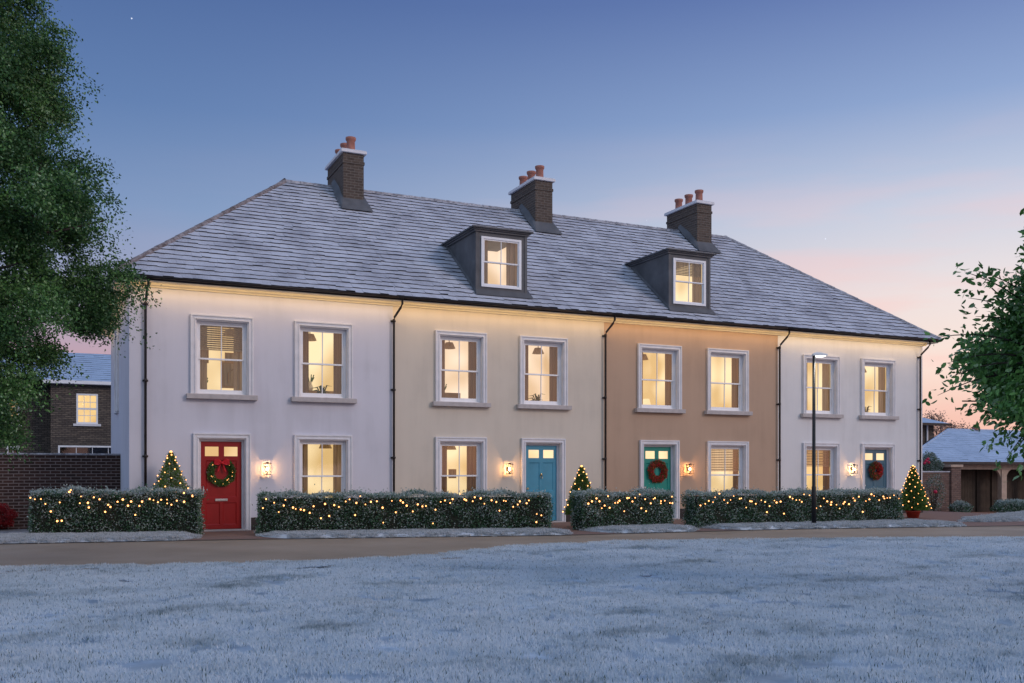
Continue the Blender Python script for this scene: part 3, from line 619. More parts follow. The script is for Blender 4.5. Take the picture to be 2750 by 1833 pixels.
# ------------------------------------------------------------------ wall lanterns
LL = ['lit wall lantern on the pale lilac wall right of the red door', 'lit wall lantern on the cream wall left of the sky blue door', 'lit wall lantern on the tan wall right of the green door', 'lit wall lantern on the off white wall left of the slate blue door']
for i, x in enumerate((3.015, 9.313, 15.07, 21.384)):
    L_ = thing('wall_lantern', (x, 0, 1.31), LL[i], 'lantern', 'wall lanterns beside the front doors')
    z0, z1 = 1.31, 1.585; y0, y1 = -.205, -.06; hw = .068
    f = MB(); f.box(x-.028, x+.028, -.022, 0, 1.39, 1.50); f.box(x-.012, x+.012, -.065, -.022, 1.43, 1.46)
    f.box(x-hw-.012, x+hw+.012, y0-.012, y1+.006, z1-.018, z1); f.box(x-hw-.008, x+hw+.008, y0-.008, y1+.004, z0, z0+.016)
    f.box(x-.03, x+.03, (y0+y1)/2-.03, (y0+y1)/2+.03, z1, z1+.02)
    for sx_ in (-1, 1):
        for yy in (y0, y1-.008): f.box(x+sx_*hw-(.008 if sx_ > 0 else 0), x+sx_*hw+(.008 if sx_ < 0 else 0), yy, yy+.008, z0+.016, z1-.018)
    f.build('lantern_frame', M['black'], L_)
    g = MB(); g.face([(x-hw+.002, y0+.003, z0+.016), (x+hw-.002, y0+.003, z0+.016), (x+hw-.002, y0+.003, z1-.018), (x-hw+.002, y0+.003, z1-.018)]); g.build('lantern_glass', M['glass'], L_)
    b_ = MB(); b_.lathe((x, (y0+y1)/2, 1.405), [(.003, 0), (.018, .01), (.022, .035), (.018, .06), (.003, .07)], 12); b_.lathe((x, (y0+y1)/2, 1.325), [(.016, 0), (.016, .075), (.002, .079)], 8, 1); b_.build('lamp_bulb', [M['lamp_glow'], M['black']], L_, True)

# ------------------------------------------------------------------ wreaths
def wreath(c, Rr, tr, label, red, gap):
    W_ = thing('wreath', (c[0], c[1], c[2]), label, 'wreath', 'christmas wreaths hung on the front doors')
    n = 2600; t = rng.uniform(0, 2*math.pi, n)
    if gap:
        t = rng.uniform(R(90+38), R(450-38), n)
    ph = rng.uniform(0, 2*math.pi, n); rr = tr*np.sqrt(rng.uniform(.2, 1, n))*(1+.15*np.sin(9*t))
    rad = np.stack([np.cos(t), np.zeros(n), np.sin(t)], 1); out_ = rad*np.cos(ph)[:, None]+np.array([0, -1, 0])*np.abs(np.sin(ph))[:, None]
    P = np.array(c)+rad*Rr+out_*rr[:, None]
    P[:, 1] = np.minimum(P[:, 1], c[1]-.004)
    D = unit(out_+rng.normal(size=(n, 3))*.7+np.stack([-np.sin(t), 0*t, np.cos(t)], 1)*.6)
    D[:, 1] = -np.abs(D[:, 1])
    if red == 1: mi = np.where(rng.random(n) < .10, 1, 0); mi = np.where(rng.random(n) < .12, 2, mi)
    else: mi = np.where(rng.random(n) < (.62+.35*np.cos(t)*(red == 3)), 2, 0)
    leaf_mesh('foliage', P, D, rng.uniform(.035, .06, n), .022, [M['needle'], M['needle_light'], M['berry'] if red > 1 else M['twig_leaf']], mi, W_)
    b_ = MB(); rgen = random.Random(3)
    for k in range(26 if red > 1 else 14):
        tt = rgen.uniform(R(135), R(405)) if gap else rgen.uniform(0, 6.28); r_ = Rr+rgen.uniform(-.6, .6)*tr
        b_.ball((c[0]+r_*math.cos(tt), c[1]-tr*.95, c[2]+r_*math.sin(tt)), .016 if red > 1 else .008, 0, 7, 5)
    b_.build('berries_and_bulbs', M['berry'] if red > 1 else M['bulb'], W_, True)  # first wreath: glowing bulb colour put in for gold flecks; others real berries
    if red in (1, ):
        q = MB(); z = c[2]+Rr*.93; y = c[1]-.06
        for s_ in (-1, 1):
            q.prism([(c[0], y, z+.02), (c[0]+s_*.08, y-.02, z+.10), (c[0]+s_*.17, y-.01, z+.08), (c[0]+s_*.18, y, z-.04), (c[0]+s_*.09, y-.02, z-.05), (c[0], y, z-.015)], (0, -.03, 0))
            q.prism([(c[0]+s_*.01, y, z), (c[0]+s_*.035, y, z-.01), (c[0]+s_*.11, y+.005, z-.22), (c[0]+s_*.06, y+.005, z-.20)], (0, -.012, 0))
        q.ball((c[0], y-.03, z), .035, 0, 10, 6); q.build('bow', M['ribbon'], W_, False, .008)
wreath((2.005, .108, 1.36), .245, .062, 'green wreath with a red bow hung on the red front door', 1, True)
wreath((14.10, .108, 1.38), .235, .085, 'red berry wreath hung on the emerald green front door', 2, False)
wreath((22.52, .108, 1.40), .19, .10, 'bright red wreath edged with green on the slate blue front door', 3, False)

# ------------------------------------------------------------------ hedges with fairy lights
def hedge(a, b, dep, ht, label, seed, closed=True):
    a, b = Vector((*a, 0)), Vector((*b, 0)); L_ = (b-a).length; u = (b-a).normalized(); n_ = Vector((-u.y, u.x, 0))   # n_ points to the houses
    H_ = thing('hedge', tuple((a+b)/2+n_*dep/2), label, 'hedge', 'clipped frosty hedges in front of the houses')
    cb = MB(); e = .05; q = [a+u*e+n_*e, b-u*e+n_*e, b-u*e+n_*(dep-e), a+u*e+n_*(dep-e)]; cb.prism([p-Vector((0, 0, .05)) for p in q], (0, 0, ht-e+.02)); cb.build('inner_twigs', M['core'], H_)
    ua, na = np.array(u), np.array(n_); A = np.array(a)
    area = {'f': L_*ht, 't': L_*dep, 'l': dep*ht, 'r': dep*ht, 'b': L_*ht*.4}; Ps, Ns = [], []
    for k, ar in area.items():
        m = int(ar*2300); s = rng.uniform(0, 1, m); t = rng.uniform(0, 1, m); o_ = rng.normal(0, .022, m)+np.abs(rng.normal(0, .055, m))*(rng.random(m) < .05)*(1 if k in 'trb' else -1)
        if k == 'f': p = np.outer(s*L_, ua)+np.outer(o_, na); z = t*ht; nn = -na
        elif k == 'b': p = np.outer(s*L_, ua)+np.outer(dep+o_, na); z = t*ht; nn = na
        elif k == 't': p = np.outer(s*L_, ua)+np.outer(t*dep, na); z = ht+o_; nn = np.array([0, 0, 1.])
        elif k == 'l': p = np.outer(o_, ua)+np.outer(s*dep, na); z = t*ht; nn = -ua
        else: p = np.outer(L_+o_, ua)+np.outer(s*dep, na); z = t*ht; nn = ua
        p = p+A; p[:, 2] = z; Ps.append(p); Ns.append(np.broadcast_to(nn, p.shape))
    P = np.concatenate(Ps); Nn = np.concatenate(Ns)
    # rounded shoulders and a slightly lumpy clip
    lump = .030*np.sin(P[:, 0]*4.1+seed)+.025*np.sin(P[:, 0]*9.7+P[:, 2]*6+seed)+.015*np.sin(P[:, 2]*11+P[:, 0]*3)
    P = P+Nn*lump[:, None]
    D = unit(Nn*.7+rng.normal(size=P.shape)*.75+np.array([0, 0, .25]))
    fr_p = np.clip((P[:, 2]/ht-.62)*1.9, .36, .76)+.3*(Nn[:, 2] > .5)
    clump = np.sin(P[:, 0]*7+seed)*np.sin(P[:, 2]*9+P[:, 1]*5)
    mi = (rng.random(len(P)) < fr_p*(1+.45*clump)).astype(int)
    leaf_mesh('foliage', P-Nn*.02, D, rng.uniform(.035, .06, len(P)), rng.uniform(.02, .032, len(P)), [M['leaf_hedge'], M['leaf_hedge_frost']], mi, H_)
    return H_, a, u, n_, L_
bulb_me = None
def bulbs(root, pts, cable, r=.018, top=None):
    """one cable mesh, each bulb an object of its own sharing one mesh"""
    c = MB(); c.tube(cable, .004, 4, cap=False); c.build('cable', M['black'], root)
    global bulb_me
    if bulb_me is None:
        b_ = MB(); b_.lathe((0, 0, 0), [(.15, -1), (.75, -.75), (1, -.1), (.8, .6), (.1, 1.05)], 8, 0); bulb_me = bpy.data.meshes.new('bulb'); bulb_me.from_pydata(b_.v, [], b_.f); bulb_me.polygons.foreach_set('use_smooth', [True]*len(b_.f)); bulb_me.materials.append(M['bulb'])
    for p in pts:
        o = bpy.data.objects.new('bulb', bulb_me); COL.objects.link(o); o.parent = root; o.location = Vector(p)-ORIG[root]; s = r*random.uniform(.65, 1.2); o.scale = (s, s, s)
HD = [((-1.98, -.72), (1.33, -1.42), .62, .97, 'clipped frosty hedge at the far left, ending beside the red door'),
      ((2.46, -2.0), (8.72, -3.62), .62, .88, 'longest clipped frosty hedge, between the red door and the sky blue door'),
      ((9.62, -3.55), (12.22, -3.45), .60, .87, 'shortest clipped frosty hedge, in front of the emerald green door'),
      ((12.58, -3.86), (18.85, -4.35), .60, .85, 'clipped frosty hedge behind the black street lamp')]
for k, (a, b, dep, ht, lab) in enumerate(HD):
    H_, A_, u_, n_, L_ = hedge(a, b, dep, ht, lab, k*2.1)
    n = [38, 62, 29, 58][k]; rt = thing('string_lights', tuple(A_+u_*L_/2+Vector((0, 0, ht*.8))), 'warm fairy lights strung along the '+['far left hedge beside the red door', 'longest hedge right of the red door', 'shortest hedge in front of the green door', 'right hand hedge behind the street lamp'][k], 'fairy lights', 'strings of warm fairy lights')
    pts = []; cab = []
    for j in range(n):
        t = (j+.5)/n; sw = ht-.17+.055*math.sin(t*L_*2.6+k*2)-.04*random.random()
        p = A_+u_*(t*L_*.97+.05+random.uniform(-.05, .05))-n_*(.075+.02*random.random()); cab.append((*(p+n_*.03).xy, sw+.02)); 
        pz = sw+random.gauss(0, .075)
        if random.random() < .13: pz = ht*random.uniform(.25, .6)
        pts.append((p.x, p.y, pz))
    bulbs(rt, pts, cab)

# ------------------------------------------------------------------ small fir trees with lights
def fir(c, h0, h1, rad, label, lights_label, nb, nl=42000, pot=None):
    T = thing('fir_tree', (c[0], c[1], 0), label, 'christmas tree', 'small fir trees wound with lights')
    tk = MB(); tk.tube([(c[0], c[1], h0-.12), (c[0], c[1], (h0+h1)/2), (c[0], c[1], h1-.03)], [.03, .02, .005], 8); tk.build('trunk', M['bark'], T, True)
    H_ = h1-h0; Ps, Ds, Ls = [], [], []
    nbra = 330
    for k in range(nbra):
        t = (k/nbra)**1.15; z = h0+H_*t; an = k*2.39996; rr = rad*(1-t)**.9*random.uniform(.80, 1.12)+.02; m = int(nl/nbra*(.3+1.3*(1-t)))
        s = np.sqrt(rng.uniform(.02, 1, m)); dirr = np.array([math.cos(an), math.sin(an), .12]); side_ = np.array([-math.sin(an), math.cos(an), 0])
        p = np.array([c[0], c[1], z])+np.outer(s*rr, dirr)+np.outer(rng.normal(0, .055, m)*(1.15-s), side_)+np.stack([0*s, 0*s, -.10*rr*s**2+rng.normal(0, .012, m)], 1)
        Ps.append(p); Ds.append(unit(dirr*.9+rng.normal(size=(m, 3))*.6)); Ls.append(rng.uniform(.02, .038, m))
    P = np.concatenate(Ps); D = np.concatenate(Ds); L_ = np.concatenate(Ls)
    mi = (rng.random(len(P)) < .3).astype(int)
    leaf_mesh('crown', P, D, L_, .010, [M['needle'], M['needle_light']], mi, T)
    rt = thing('string_lights', (c[0], c[1], h0), lights_label, 'fairy lights', 'strings of warm fairy lights'); pts, cab = [], []
    for j in range(120):
        t = j/119*.97; an = t*2*math.pi*6; rr = rad*(1-t)**.9*.95+.01; cab.append((c[0]+rr*math.cos(an), c[1]+rr*math.sin(an), h0+.04+H_*t))
    for j in range(nb):
        t = (j/nb)**1.1*.97; an = j*2.39996+.5; rr = rad*(1-t)**.9*1.02+.025; pts.append((c[0]+rr*math.cos(an), c[1]+rr*math.sin(an), h0+.05+H_*t))
    bulbs(rt, pts, cab, .0145)
    s_ = MB(); s_.ball((c[0], c[1], h1+.02), .028, 0, 10, 6); s_.build('top_light', M['star'], rt, True)
    if pot:
        q = MB(); r_ = pot[0]; q.lathe((c[0], c[1], 0.005), [(.01, 0), (r_*.72, 0), (r_*.95, h0*.75), (r_*1.06, h0*.76), (r_*1.06, h0*.92), (r_*.92, h0*.92), (r_*.86, h0*.72), (.01, h0*.72)], 22)
        o = q.build('plant_pot', M['pot'], None, True); tag(o, pot[1], 'plant pot', 'red pots under the fir trees')
pc = on_y(459, -.62, 1217)
fir((pc.x, pc.y), .32, 1.80, .60, 'small lit fir tree behind the far left hedge by the red door', 'warm lights wound round the fir tree left of the red door', 64, pot=(.17, 'red pot hidden under the fir left of the red door'))
pc = on_z(1562, 1416)
fir((pc.x, pc.y), .33, 1.49, .45, 'small lit fir tree in a red pot right of the sky blue door', 'warm lights wound round the fir tree right of the sky blue door', 46, pot=(.19, 'red pot under the fir right of the sky blue door'))
pc = on_z(2452, 1391)
fir((pc.x, pc.y), .24, 1.52, .47, 'lit fir tree at the right end corner of the terrace', 'warm lights wound round the fir tree at the right end of the terrace', 84, 60000, pot=(.21, 'wide red pot under the fir at the right end of the terrace'))

# ------------------------------------------------------------------ street lamp
lp = on_y(2185.7, -4.72); top = on_y(2182, -4.72, 955)
SLP = thing('street_lamp', (lp.x, lp.y, 0), 'slim black street lamp with a flat lit white head in front of the hedge', 'street lamp')
q = MB(); q.tube([(lp.x, lp.y, -.1), (lp.x, lp.y, 1.0), (lp.x, lp.y, 1.02), (lp.x, lp.y, top.z)], [.060, .056, .045, .036], 14); q.build('pole', M['post_black'], SLP, True)
rxv = Vector((RX[0], RX[1], 0)); ay = Vector((AX[0], AX[1], 0)); hb = Vector((lp.x, lp.y, top.z))
q = MB(); k_ = [(-.04, .00), (-.035, .055), (.05, .085), (.20, .075), (.33, .035), (.34, .012), (.30, .0)]
for w0, w1, sc in ((-.07, .07, 1.),): q.prism([hb+rxv*a+Vector((0, 0, b))+ay*w0 for a, b in k_], ay*(w1-w0))
q.build('lamp_head', M['head'], SLP, False, .02)
q = MB(); q.prism([hb+rxv*a+Vector((0, 0, b))-ay*.055 for a, b in ((.03, -.001), (.29, -.001), (.24, -.022), (.08, -.022))], ay*.11); q.build('lens', M['led'], SLP)
pl_ = bpy.data.lights.new('street_light', 'SPOT'); pl_.energy = 30; pl_.color = (1, .93, .82); pl_.spot_size = R(130); pl_.spot_blend = .8; pl_.shadow_soft_size = .08
po = bpy.data.objects.new('street_light', pl_); COL.objects.link(po); po.parent = SLP; po.location = hb+rxv*.16+Vector((0, 0, -.04))-ORIG[SLP]

# ------------------------------------------------------------------ ground, road, paving, verges, lawn
def sstep(a, b, x): t = np.clip((x-a)/(b-a), 0, 1); return t*t*(3-2*t)
def dip(x, y): return -.38*sstep(25., 31.5, x)*sstep(-4.5, 3., y)
def interp(tab, x): return np.interp(x, [t[0] for t in tab], [t[1] for t in tab])
FAR = [(-60, 2.), (-12, -1.55), (-2.4, -2.26), (2.33, -3.08), (8.5, -4.70), (14.2, -5.05), (20.7, -6.5), (30, -8.6), (80, -22)]
NEAR = [(-60, -6.), (-12, -7.0), (-2.1, -7.45), (.7, -8.3), (2.67, -8.48), (4.14, -8.3), (5.25, -7.6), (6.5, -6.95), (8.5, -7.0), (10.9, -7.66), (16.7, -9.56), (25, -12.3), (80, -30)]
def strip(mb, xs, f0, f1, z, ny=2, mi=0):
    rows = []
    for x in xs:
        y0, y1 = f0(x), f1(x); rows.append([(x, y0+(y1-y0)*j/ny, z(x, y0+(y1-y0)*j/ny, j/ny)) for j in range(ny+1)])
    n = len(mb.v)
    for r_ in rows: mb.v += r_
    for i in range(len(xs)-1):
        for j in range(ny): mb.f.append((n+i*(ny+1)+j, n+(i+1)*(ny+1)+j, n+(i+1)*(ny+1)+j+1, n+i*(ny+1)+j+1)); mb.m.append(mi)
M['ground'] = frost_mat('frozen_ground', (.10, .095, .10), (.30, .31, .35), .38, .66, 9, .7, .9, .5)
gxs = np.concatenate([np.linspace(-400, -20, 8), np.linspace(-15, 60, 60), np.linspace(70, 500, 8)])
gys = np.concatenate([np.linspace(-200, -30, 6), np.linspace(-28, 40, 50), np.linspace(60, 900, 8)])
g = MB(); n = 0
for x in gxs:
    for y in gys: g.v.append((float(x), float(y), float(dip(x, y))-.05))
for i in range(len(gxs)-1):
    for j in range(len(gys)-1): a = i*len(gys)+j; g.f.append((a, a+len(gys), a+len(gys)+1, a+1)); g.m.append(0)
struct(g.build('ground', M['ground'], None, True))
# road
m, nt, out = new_mat('brown_tarmac'); p = pos(nt)
k = math_(nt, 'MULTIPLY_ADD', noise(nt, p, .5, 4), .5, math_(nt, 'MULTIPLY', noise(nt, p, 70, 3, .7), .5))
c = ramp(nt, k, [(.30, (.20, .148, .10)), (.5, (.30, .225, .158)), (.70, (.39, .30, .225))])
fl_ = ramp(nt, noise(nt, p, 22, 2, .5), [(.70, (0, 0, 0)), (.73, (1, 1, 1))])
c = mixc(nt, math_(nt, 'MULTIPLY', fl_, .45), c, (.42, .42, .46))
rgh = N(nt, 'ShaderNodeMapRange'); nt.links.new(noise(nt, p, .8, 3), rgh.inputs[0]); rgh.inputs[3].default_value = .55; rgh.inputs[4].default_value = .95
bsdf(nt, out, c, rgh.outputs[0], noise(nt, p, 120, 3, .8), .5, .006, .3); M['road'] = m
rd = MB(); strip(rd, np.linspace(-60, 80, 200), lambda x: interp(NEAR, x)-.6, lambda x: interp(FAR, x)+.12, lambda x, y, t: float(dip(x, y))*.0, 4); struct(rd.build('road', M['road'], None, True))
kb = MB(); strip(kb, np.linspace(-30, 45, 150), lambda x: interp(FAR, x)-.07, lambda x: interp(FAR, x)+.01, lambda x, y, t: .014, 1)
struct(kb.build('kerb_shadow_line', plain('kerb_shadow_dark', (.07, .062, .058), .85, .3, 7, .4)))  # flush kerb strip, its dark colour painting the shadow line along the verge
# paving in front of the houses
pv = MB(); strip(pv, np.linspace(-1.9, 27, 60), lambda x: interp(FAR, x)+.05, lambda x: .2 if x < 24.6 else 3., lambda x, y, t: float(dip(x, y))+.006, 6); struct(pv.build('paving', M['paving'], None, True))
# carport forecourt
pv = MB(); strip(pv, np.linspace(27, 48, 30), lambda x: 1.2, lambda x: 6.5, lambda x, y, t: float(dip(x, y))-.03, 10); struct(pv.build('forecourt', M['paving'], None, True))
M['verge'] = frost_mat('frosted_turf', (.34, .37, .39), (.62, .65, .70), .34, .66, 16, 2.2, .9, .7)
VG = []
def hedge_back(x):    # where the turf meets the hedge foot
    t = [(-14, .3), (-1.98, -.55), (1.33, -1.25), (2.46, -1.85), (8.72, -3.45), (9.62, -3.4), (12.22, -3.3), (12.58, -3.7), (18.85, -4.2), (24, -4.9)]
    return interp(t, x)
def verge(x0, x1, name='verge', back=None, f0=None):
    xs = np.linspace(x0, x1, int((x1-x0)*9)+8); mb = MB(); B = back or hedge_back; F0 = f0 or (lambda x: interp(FAR, x))
    def y0f(x):
        e = min((x-x0)/.8, (x1-x)/.8, 1.); e = max(e, 0); return float(F0(x)+(B(x)-F0(x))*(1-math.sqrt(1-(1-e)**2))*.9)
    def zf(x, y, t):
        e = max(0., min((x-x0)/.35, (x1-x)/.35, 1.)); s = min(1., t/.16, (1-t)/.05 if back else 1.); s = math.sqrt(max(0, 1-(1-s)**2)); return .004+.075*e*s+.012*math.sin(x*5.3)*math.sin(y*7)*s*e
    strip(mb, xs, y0f, lambda x: float(B(x)), zf, 14); o = struct(mb.build(name, M['verge'], None, True)); VG.append(o); return o
verge(-14, 1.30); verge(2.42, 9.02); verge(9.62, 12.35); verge(12.78, 19.65)
# far right verge, a tongue in front of the carport
rp0 = on_z(2440, 1398); 
verge(20.9, 40, back=lambda x: float(np.interp(x, [20.9, 24, 27.5, 40], [-4.4, -3.0, -1.6, 1.0])), f0=lambda x: float(np.interp(x, [20.9, 23, 27.5, 40], [-5.0, -5.1, -4.4, -3.6])))
# lawn
def bump_(x, y): return .016*np.sin(x*.9+.6*np.sin(y*.7))*np.sin(y*1.15+x*.3)+.014*np.sin(x*2.3+y*1.1)*np.sin(y*2.9-x*.8)+.014*np.sin(x*4.9+y*.4)*np.sin(y*5.3)
LY0 = -40
lw = MB(); strip(lw, np.linspace(-26, 46, 190), lambda x: LY0, lambda x: float(interp(NEAR, x)), lambda x, y, t: -.07+.04*min(1, (1-t)*(interp(NEAR, x)-LY0)/.35)+float(bump_(x, y))*min(1, (1-t)*(interp(NEAR, x)-LY0)/.8), 130)
m, nt, out = new_mat('frosty_lawn_soil'); p = pos(nt)
bsdf(nt, out, ramp(nt, noise(nt, p, 3, 5), [(.35, (.34, .40, .46)), (.65, (.55, .62, .70))]), .95, noise(nt, p, 50, 4), .5, .01, .1); M['lawn'] = m
lawn = struct(lw.build('lawn', M['lawn'], None, True))
# blades
m, nt, out = new_mat('frosted_grass_blade'); p = pos(nt)
big = math_(nt, 'MULTIPLY_ADD', noise(nt, scaled(nt, p, (.55, 1., 1.)), 1.1, 4, .6), .7, math_(nt, 'MULTIPLY', noise(nt, p, 9, 3, .6), .3))
c = ramp(nt, big, [(.34, (.29, .36, .40)), (.46, (.60, .68, .74)), (.66, (.72, .78, .83))])
sp = ramp(nt, noise(nt, p, 90, 2), [(.62, (0, 0, 0)), (.72, (1, 1, 1))]); c = mixc(nt, math_(nt, 'MULTIPLY', sp, .6), c, (.74, .76, .80))
b = bsdf(nt, out, c, .8, None, spec=.2); t = N(nt, 'ShaderNodeBsdfTranslucent'); nt.links.new(c, t.inputs[0]); mx = N(nt, 'ShaderNodeMixShader'); mx.inputs[0].default_value = .42
nt.links.new(b.outputs[0], mx.inputs[1]); nt.links.new(t.outputs[0], mx.inputs[2]); nt.links.new(mx.outputs[0], out.inputs['Surface']); M['blade'] = m
def tuft(name, n, size, hmin, hmax, mat, loc):
    x = rng.uniform(-size, size, n); y = rng.uniform(-size, size, n); h_ = rng.uniform(hmin, hmax, n); P = np.stack([x, y, np.full(n, -.01)], 1)
    D = unit(np.stack([rng.normal(0, .35, n), rng.normal(0, .35, n), np.ones(n)], 1)); o = leaf_mesh(name, P, D, h_, rng.uniform(.004, .008, n), [mat, M['blade_dark'], M['snow']], rng.choice(3, n, p=[.92, .05, .03])); o.location = loc; return struct(o, 'stuff')
def scatter(host, src, density, seed, smin, smax):
    ng = bpy.data.node_groups.new('grass_scatter', 'GeometryNodeTree'); ng.interface.new_socket('Geometry', in_out='INPUT', socket_type='NodeSocketGeometry'); ng.interface.new_socket('Geometry', in_out='OUTPUT', socket_type='NodeSocketGeometry')
    gi = ng.nodes.new('NodeGroupInput'); go = ng.nodes.new('NodeGroupOutput'); d_ = ng.nodes.new('GeometryNodeDistributePointsOnFaces'); d_.inputs['Density'].default_value = density; d_.inputs['Seed'].default_value = seed
    oi = ng.nodes.new('GeometryNodeObjectInfo'); oi.inputs['Object'].default_value = src; oi.inputs['As Instance'].default_value = True
    ii = ng.nodes.new('GeometryNodeInstanceOnPoints'); rv = ng.nodes.new('FunctionNodeRandomValue'); rv.data_type = 'FLOAT_VECTOR'; rv.inputs[0].default_value = (-.08, -.08, 0); rv.inputs[1].default_value = (.08, .08, 6.283)
    rs = ng.nodes.new('FunctionNodeRandomValue'); rs.data_type = 'FLOAT'; rs.inputs[2].default_value = smin; rs.inputs[3].default_value = smax
    L_ = ng.links.new; L_(gi.outputs[0], d_.inputs[0]); L_(d_.outputs['Points'], ii.inputs['Points']); L_(oi.outputs['Geometry'], ii.inputs['Instance']); L_(rv.outputs[0], ii.inputs['Rotation']); L_(rs.outputs[1], ii.inputs['Scale'])
    L_(ii.outputs[0], go.inputs[0]); md = host.modifiers.new('grass', 'NODES'); md.node_group = ng
M['blade_dark'] = plain('green_grass_blade', (.085, .13, .12), .8, .4, 5, .05)
t1 = tuft('grass_tuft', 460, .17, .020, .044, M['blade'], (0, -12, .03)); t2 = tuft('grass_tuft', 300, .17, .025, .050, M['blade'], (1.5, -12.5, .03))
gx0, gx1 = -14., 26.
gh = MB(); strip(gh, np.linspace(gx0, gx1, 150), lambda x: -25., lambda x: float(interp(NEAR, x))+.0, lambda x, y, t: .012+.04*min(1, (1-t)*(interp(NEAR, x)+25)/.35)+float(bump_(x, y))*min(1, (1-t)*(interp(NEAR, x)+25)/.8), 90)
gho = struct(gh.build('frosty_grass', M['blade'], None, True), 'stuff'); scatter(gho, t1, 15, 1, .8, 1.25)
gh2 = struct(bpy.data.objects.new('frosty_grass', gho.data.copy()), 'stuff'); COL.objects.link(gh2); scatter(gh2, t2, 7, 5, .7, 1.2)
M['blade_v'] = M['verge']
t3 = tuft('grass_tuft', 300, .10, .025, .06, M['verge'], (4, -4.0, .07))
for k, v in enumerate(VG):
    o = struct(bpy.data.objects.new('verge_grass', v.data.copy()), 'stuff'); COL.objects.link(o); scatter(o, t3, 95, 10+k, .6, 1.1)

# ------------------------------------------------------------------ boundary walls
wy = 3.75
GW = thing('garden_wall', (-8, wy, 0), 'dark brick garden wall with a frosted coping joining the left end house', 'wall')
q = MB(); q.box(-22, -.001, wy, wy+.24, -.1, 1.80); q.build('brickwork', M['brick_wall'], GW)
q = MB(); q.box(-22, -.001, wy-.025, wy+.265, 1.80, 1.845); q.build('coping', M['ridge'], GW, False, .01)

# ------------------------------------------------------------------ brick house behind the left wall
by = 22.
def bx(u): return on_y(u, by).x
def bz(v, u=200): return on_y(u, by, v).z
BH = thing('brick_house', (bx(200), by, 0), 'dark brick house with a frosted slate roof behind the left garden wall', 'house')
c0, c1 = bx(136), bx(136)+13; ez = bz(1030); rz = on_y(270, by+3.2, 957).z
wn = (bx(205), bx(263), bz(1137), bz(1056)); lw_ = (bx(156), bx(298)+.6, bz(1262), bz(1196))
q = MB(); wall_with_holes(q, c0, c1, 0, ez, by, [wn, lw_]); q.face([(c0, by, 0), (c0, by+7, 0), (c0, by+7, ez), (c0, by, ez)]); q.face([(c1, by, 0), (c1, by+7, 0), (c1, by+7, ez), (c1, by, ez)])
w0 = c0-9; wl = (bx(58), bx(91), bz(1137), bz(1068)); wl2 = (bx(56), bx(91), bz(1262), bz(1196))
wall_with_holes(q, w0, c0, 0, ez-.2, by+1.4, [(a_[0]-.6, a_[1]-.6, a_[2], a_[3]) for a_ in (wl, wl2)]); q.build('wall', M['brick_house'], BH)
def simple_window(par, x0, x1, z0, z1, y, nx, nz, lit):
    f = MB(); e = .07; f.box(x0, x0+e, y-.02, y+.10, z0, z1); f.box(x1-e, x1, y-.02, y+.10, z0, z1); f.box(x0+e, x1-e, y-.02, y+.10, z1-e, z1); f.box(x0+e, x1-e, y-.02, y+.10, z0, z0+e)
    mid = (z0+z1)/2
    if nz > 2: f.box(x0+e, x1-e, y+.0, y+.07, mid-.04, mid+.04)
    for k in range(1, nx): xx = x0+e+(x1-x0-2*e)*k/nx; f.box(xx-.012, xx+.012, y+.02, y+.06, z0+e, z1-e)
    for k in range(1, nz):
        zz = z0+e+(z1-z0-2*e)*k/nz
        if abs(zz-mid) > .05: f.box(x0+e, x1-e, y+.022, y+.058, zz-.012, zz+.012)
    w_ = f.build('window', M['white'], par)
    g_ = MB(); g_.face([(x0+e, y+.08, z0+e), (x1-e, y+.08, z0+e), (x1-e, y+.08, z1-e), (x0+e, y+.08, z1-e)], 0); g_.face([(x0, y+.5, z0-.2), (x1+.3, y+.5, z0-.2), (x1+.3, y+.5, z1+.2), (x0, y+.5, z1+.2)], 1)
    g_.build('pane', [M['glass'], lit], w_)
    s = MB(); s.box(x0-.12, x1+.12, y-.1, y, z0-.10, z0); s.build('sill', M['stone'], w_)
simple_window(BH, *wn, by, 3, 4, M['room3']); simple_window(BH, *lw_, by, 4, 2, M['slate'])
simple_window(BH, wl[0]-.6, wl[1]-.6, wl[2], wl[3], by+1.4, 2, 3, M['room3']); simple_window(BH, wl2[0]-.6, wl2[1]-.6, wl2[2], wl2[3], by+1.4, 2, 2, M['slate'])
vd = Vector((0, 3.5, rz-ez)); vl = vd.length; vd.normalize(); nn = Vector((0, -vd.z, vd.y))
q = MB(); q.box(c0-.3, c1+.3, by-.32, by-.25, ez-.02, ez+.12); q.box(c0-.2, c1+.2, by-.25, by, ez-.03, ez+.03); q.build('fascia', M['white'], BH)
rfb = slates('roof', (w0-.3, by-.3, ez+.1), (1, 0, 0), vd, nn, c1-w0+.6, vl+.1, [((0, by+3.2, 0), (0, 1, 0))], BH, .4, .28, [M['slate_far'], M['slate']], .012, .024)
slates('back_slope', (c1+.3, by+6.7, ez+.1), (-1, 0, 0), (0, -vd.y, vd.z), (0, vd.z, vd.y), c1-w0+.6, vl+.1, [((0, by+3.2, 0), (0, -1, 0))], rfb, .6, .5, [M['slate_far'], M['slate']])

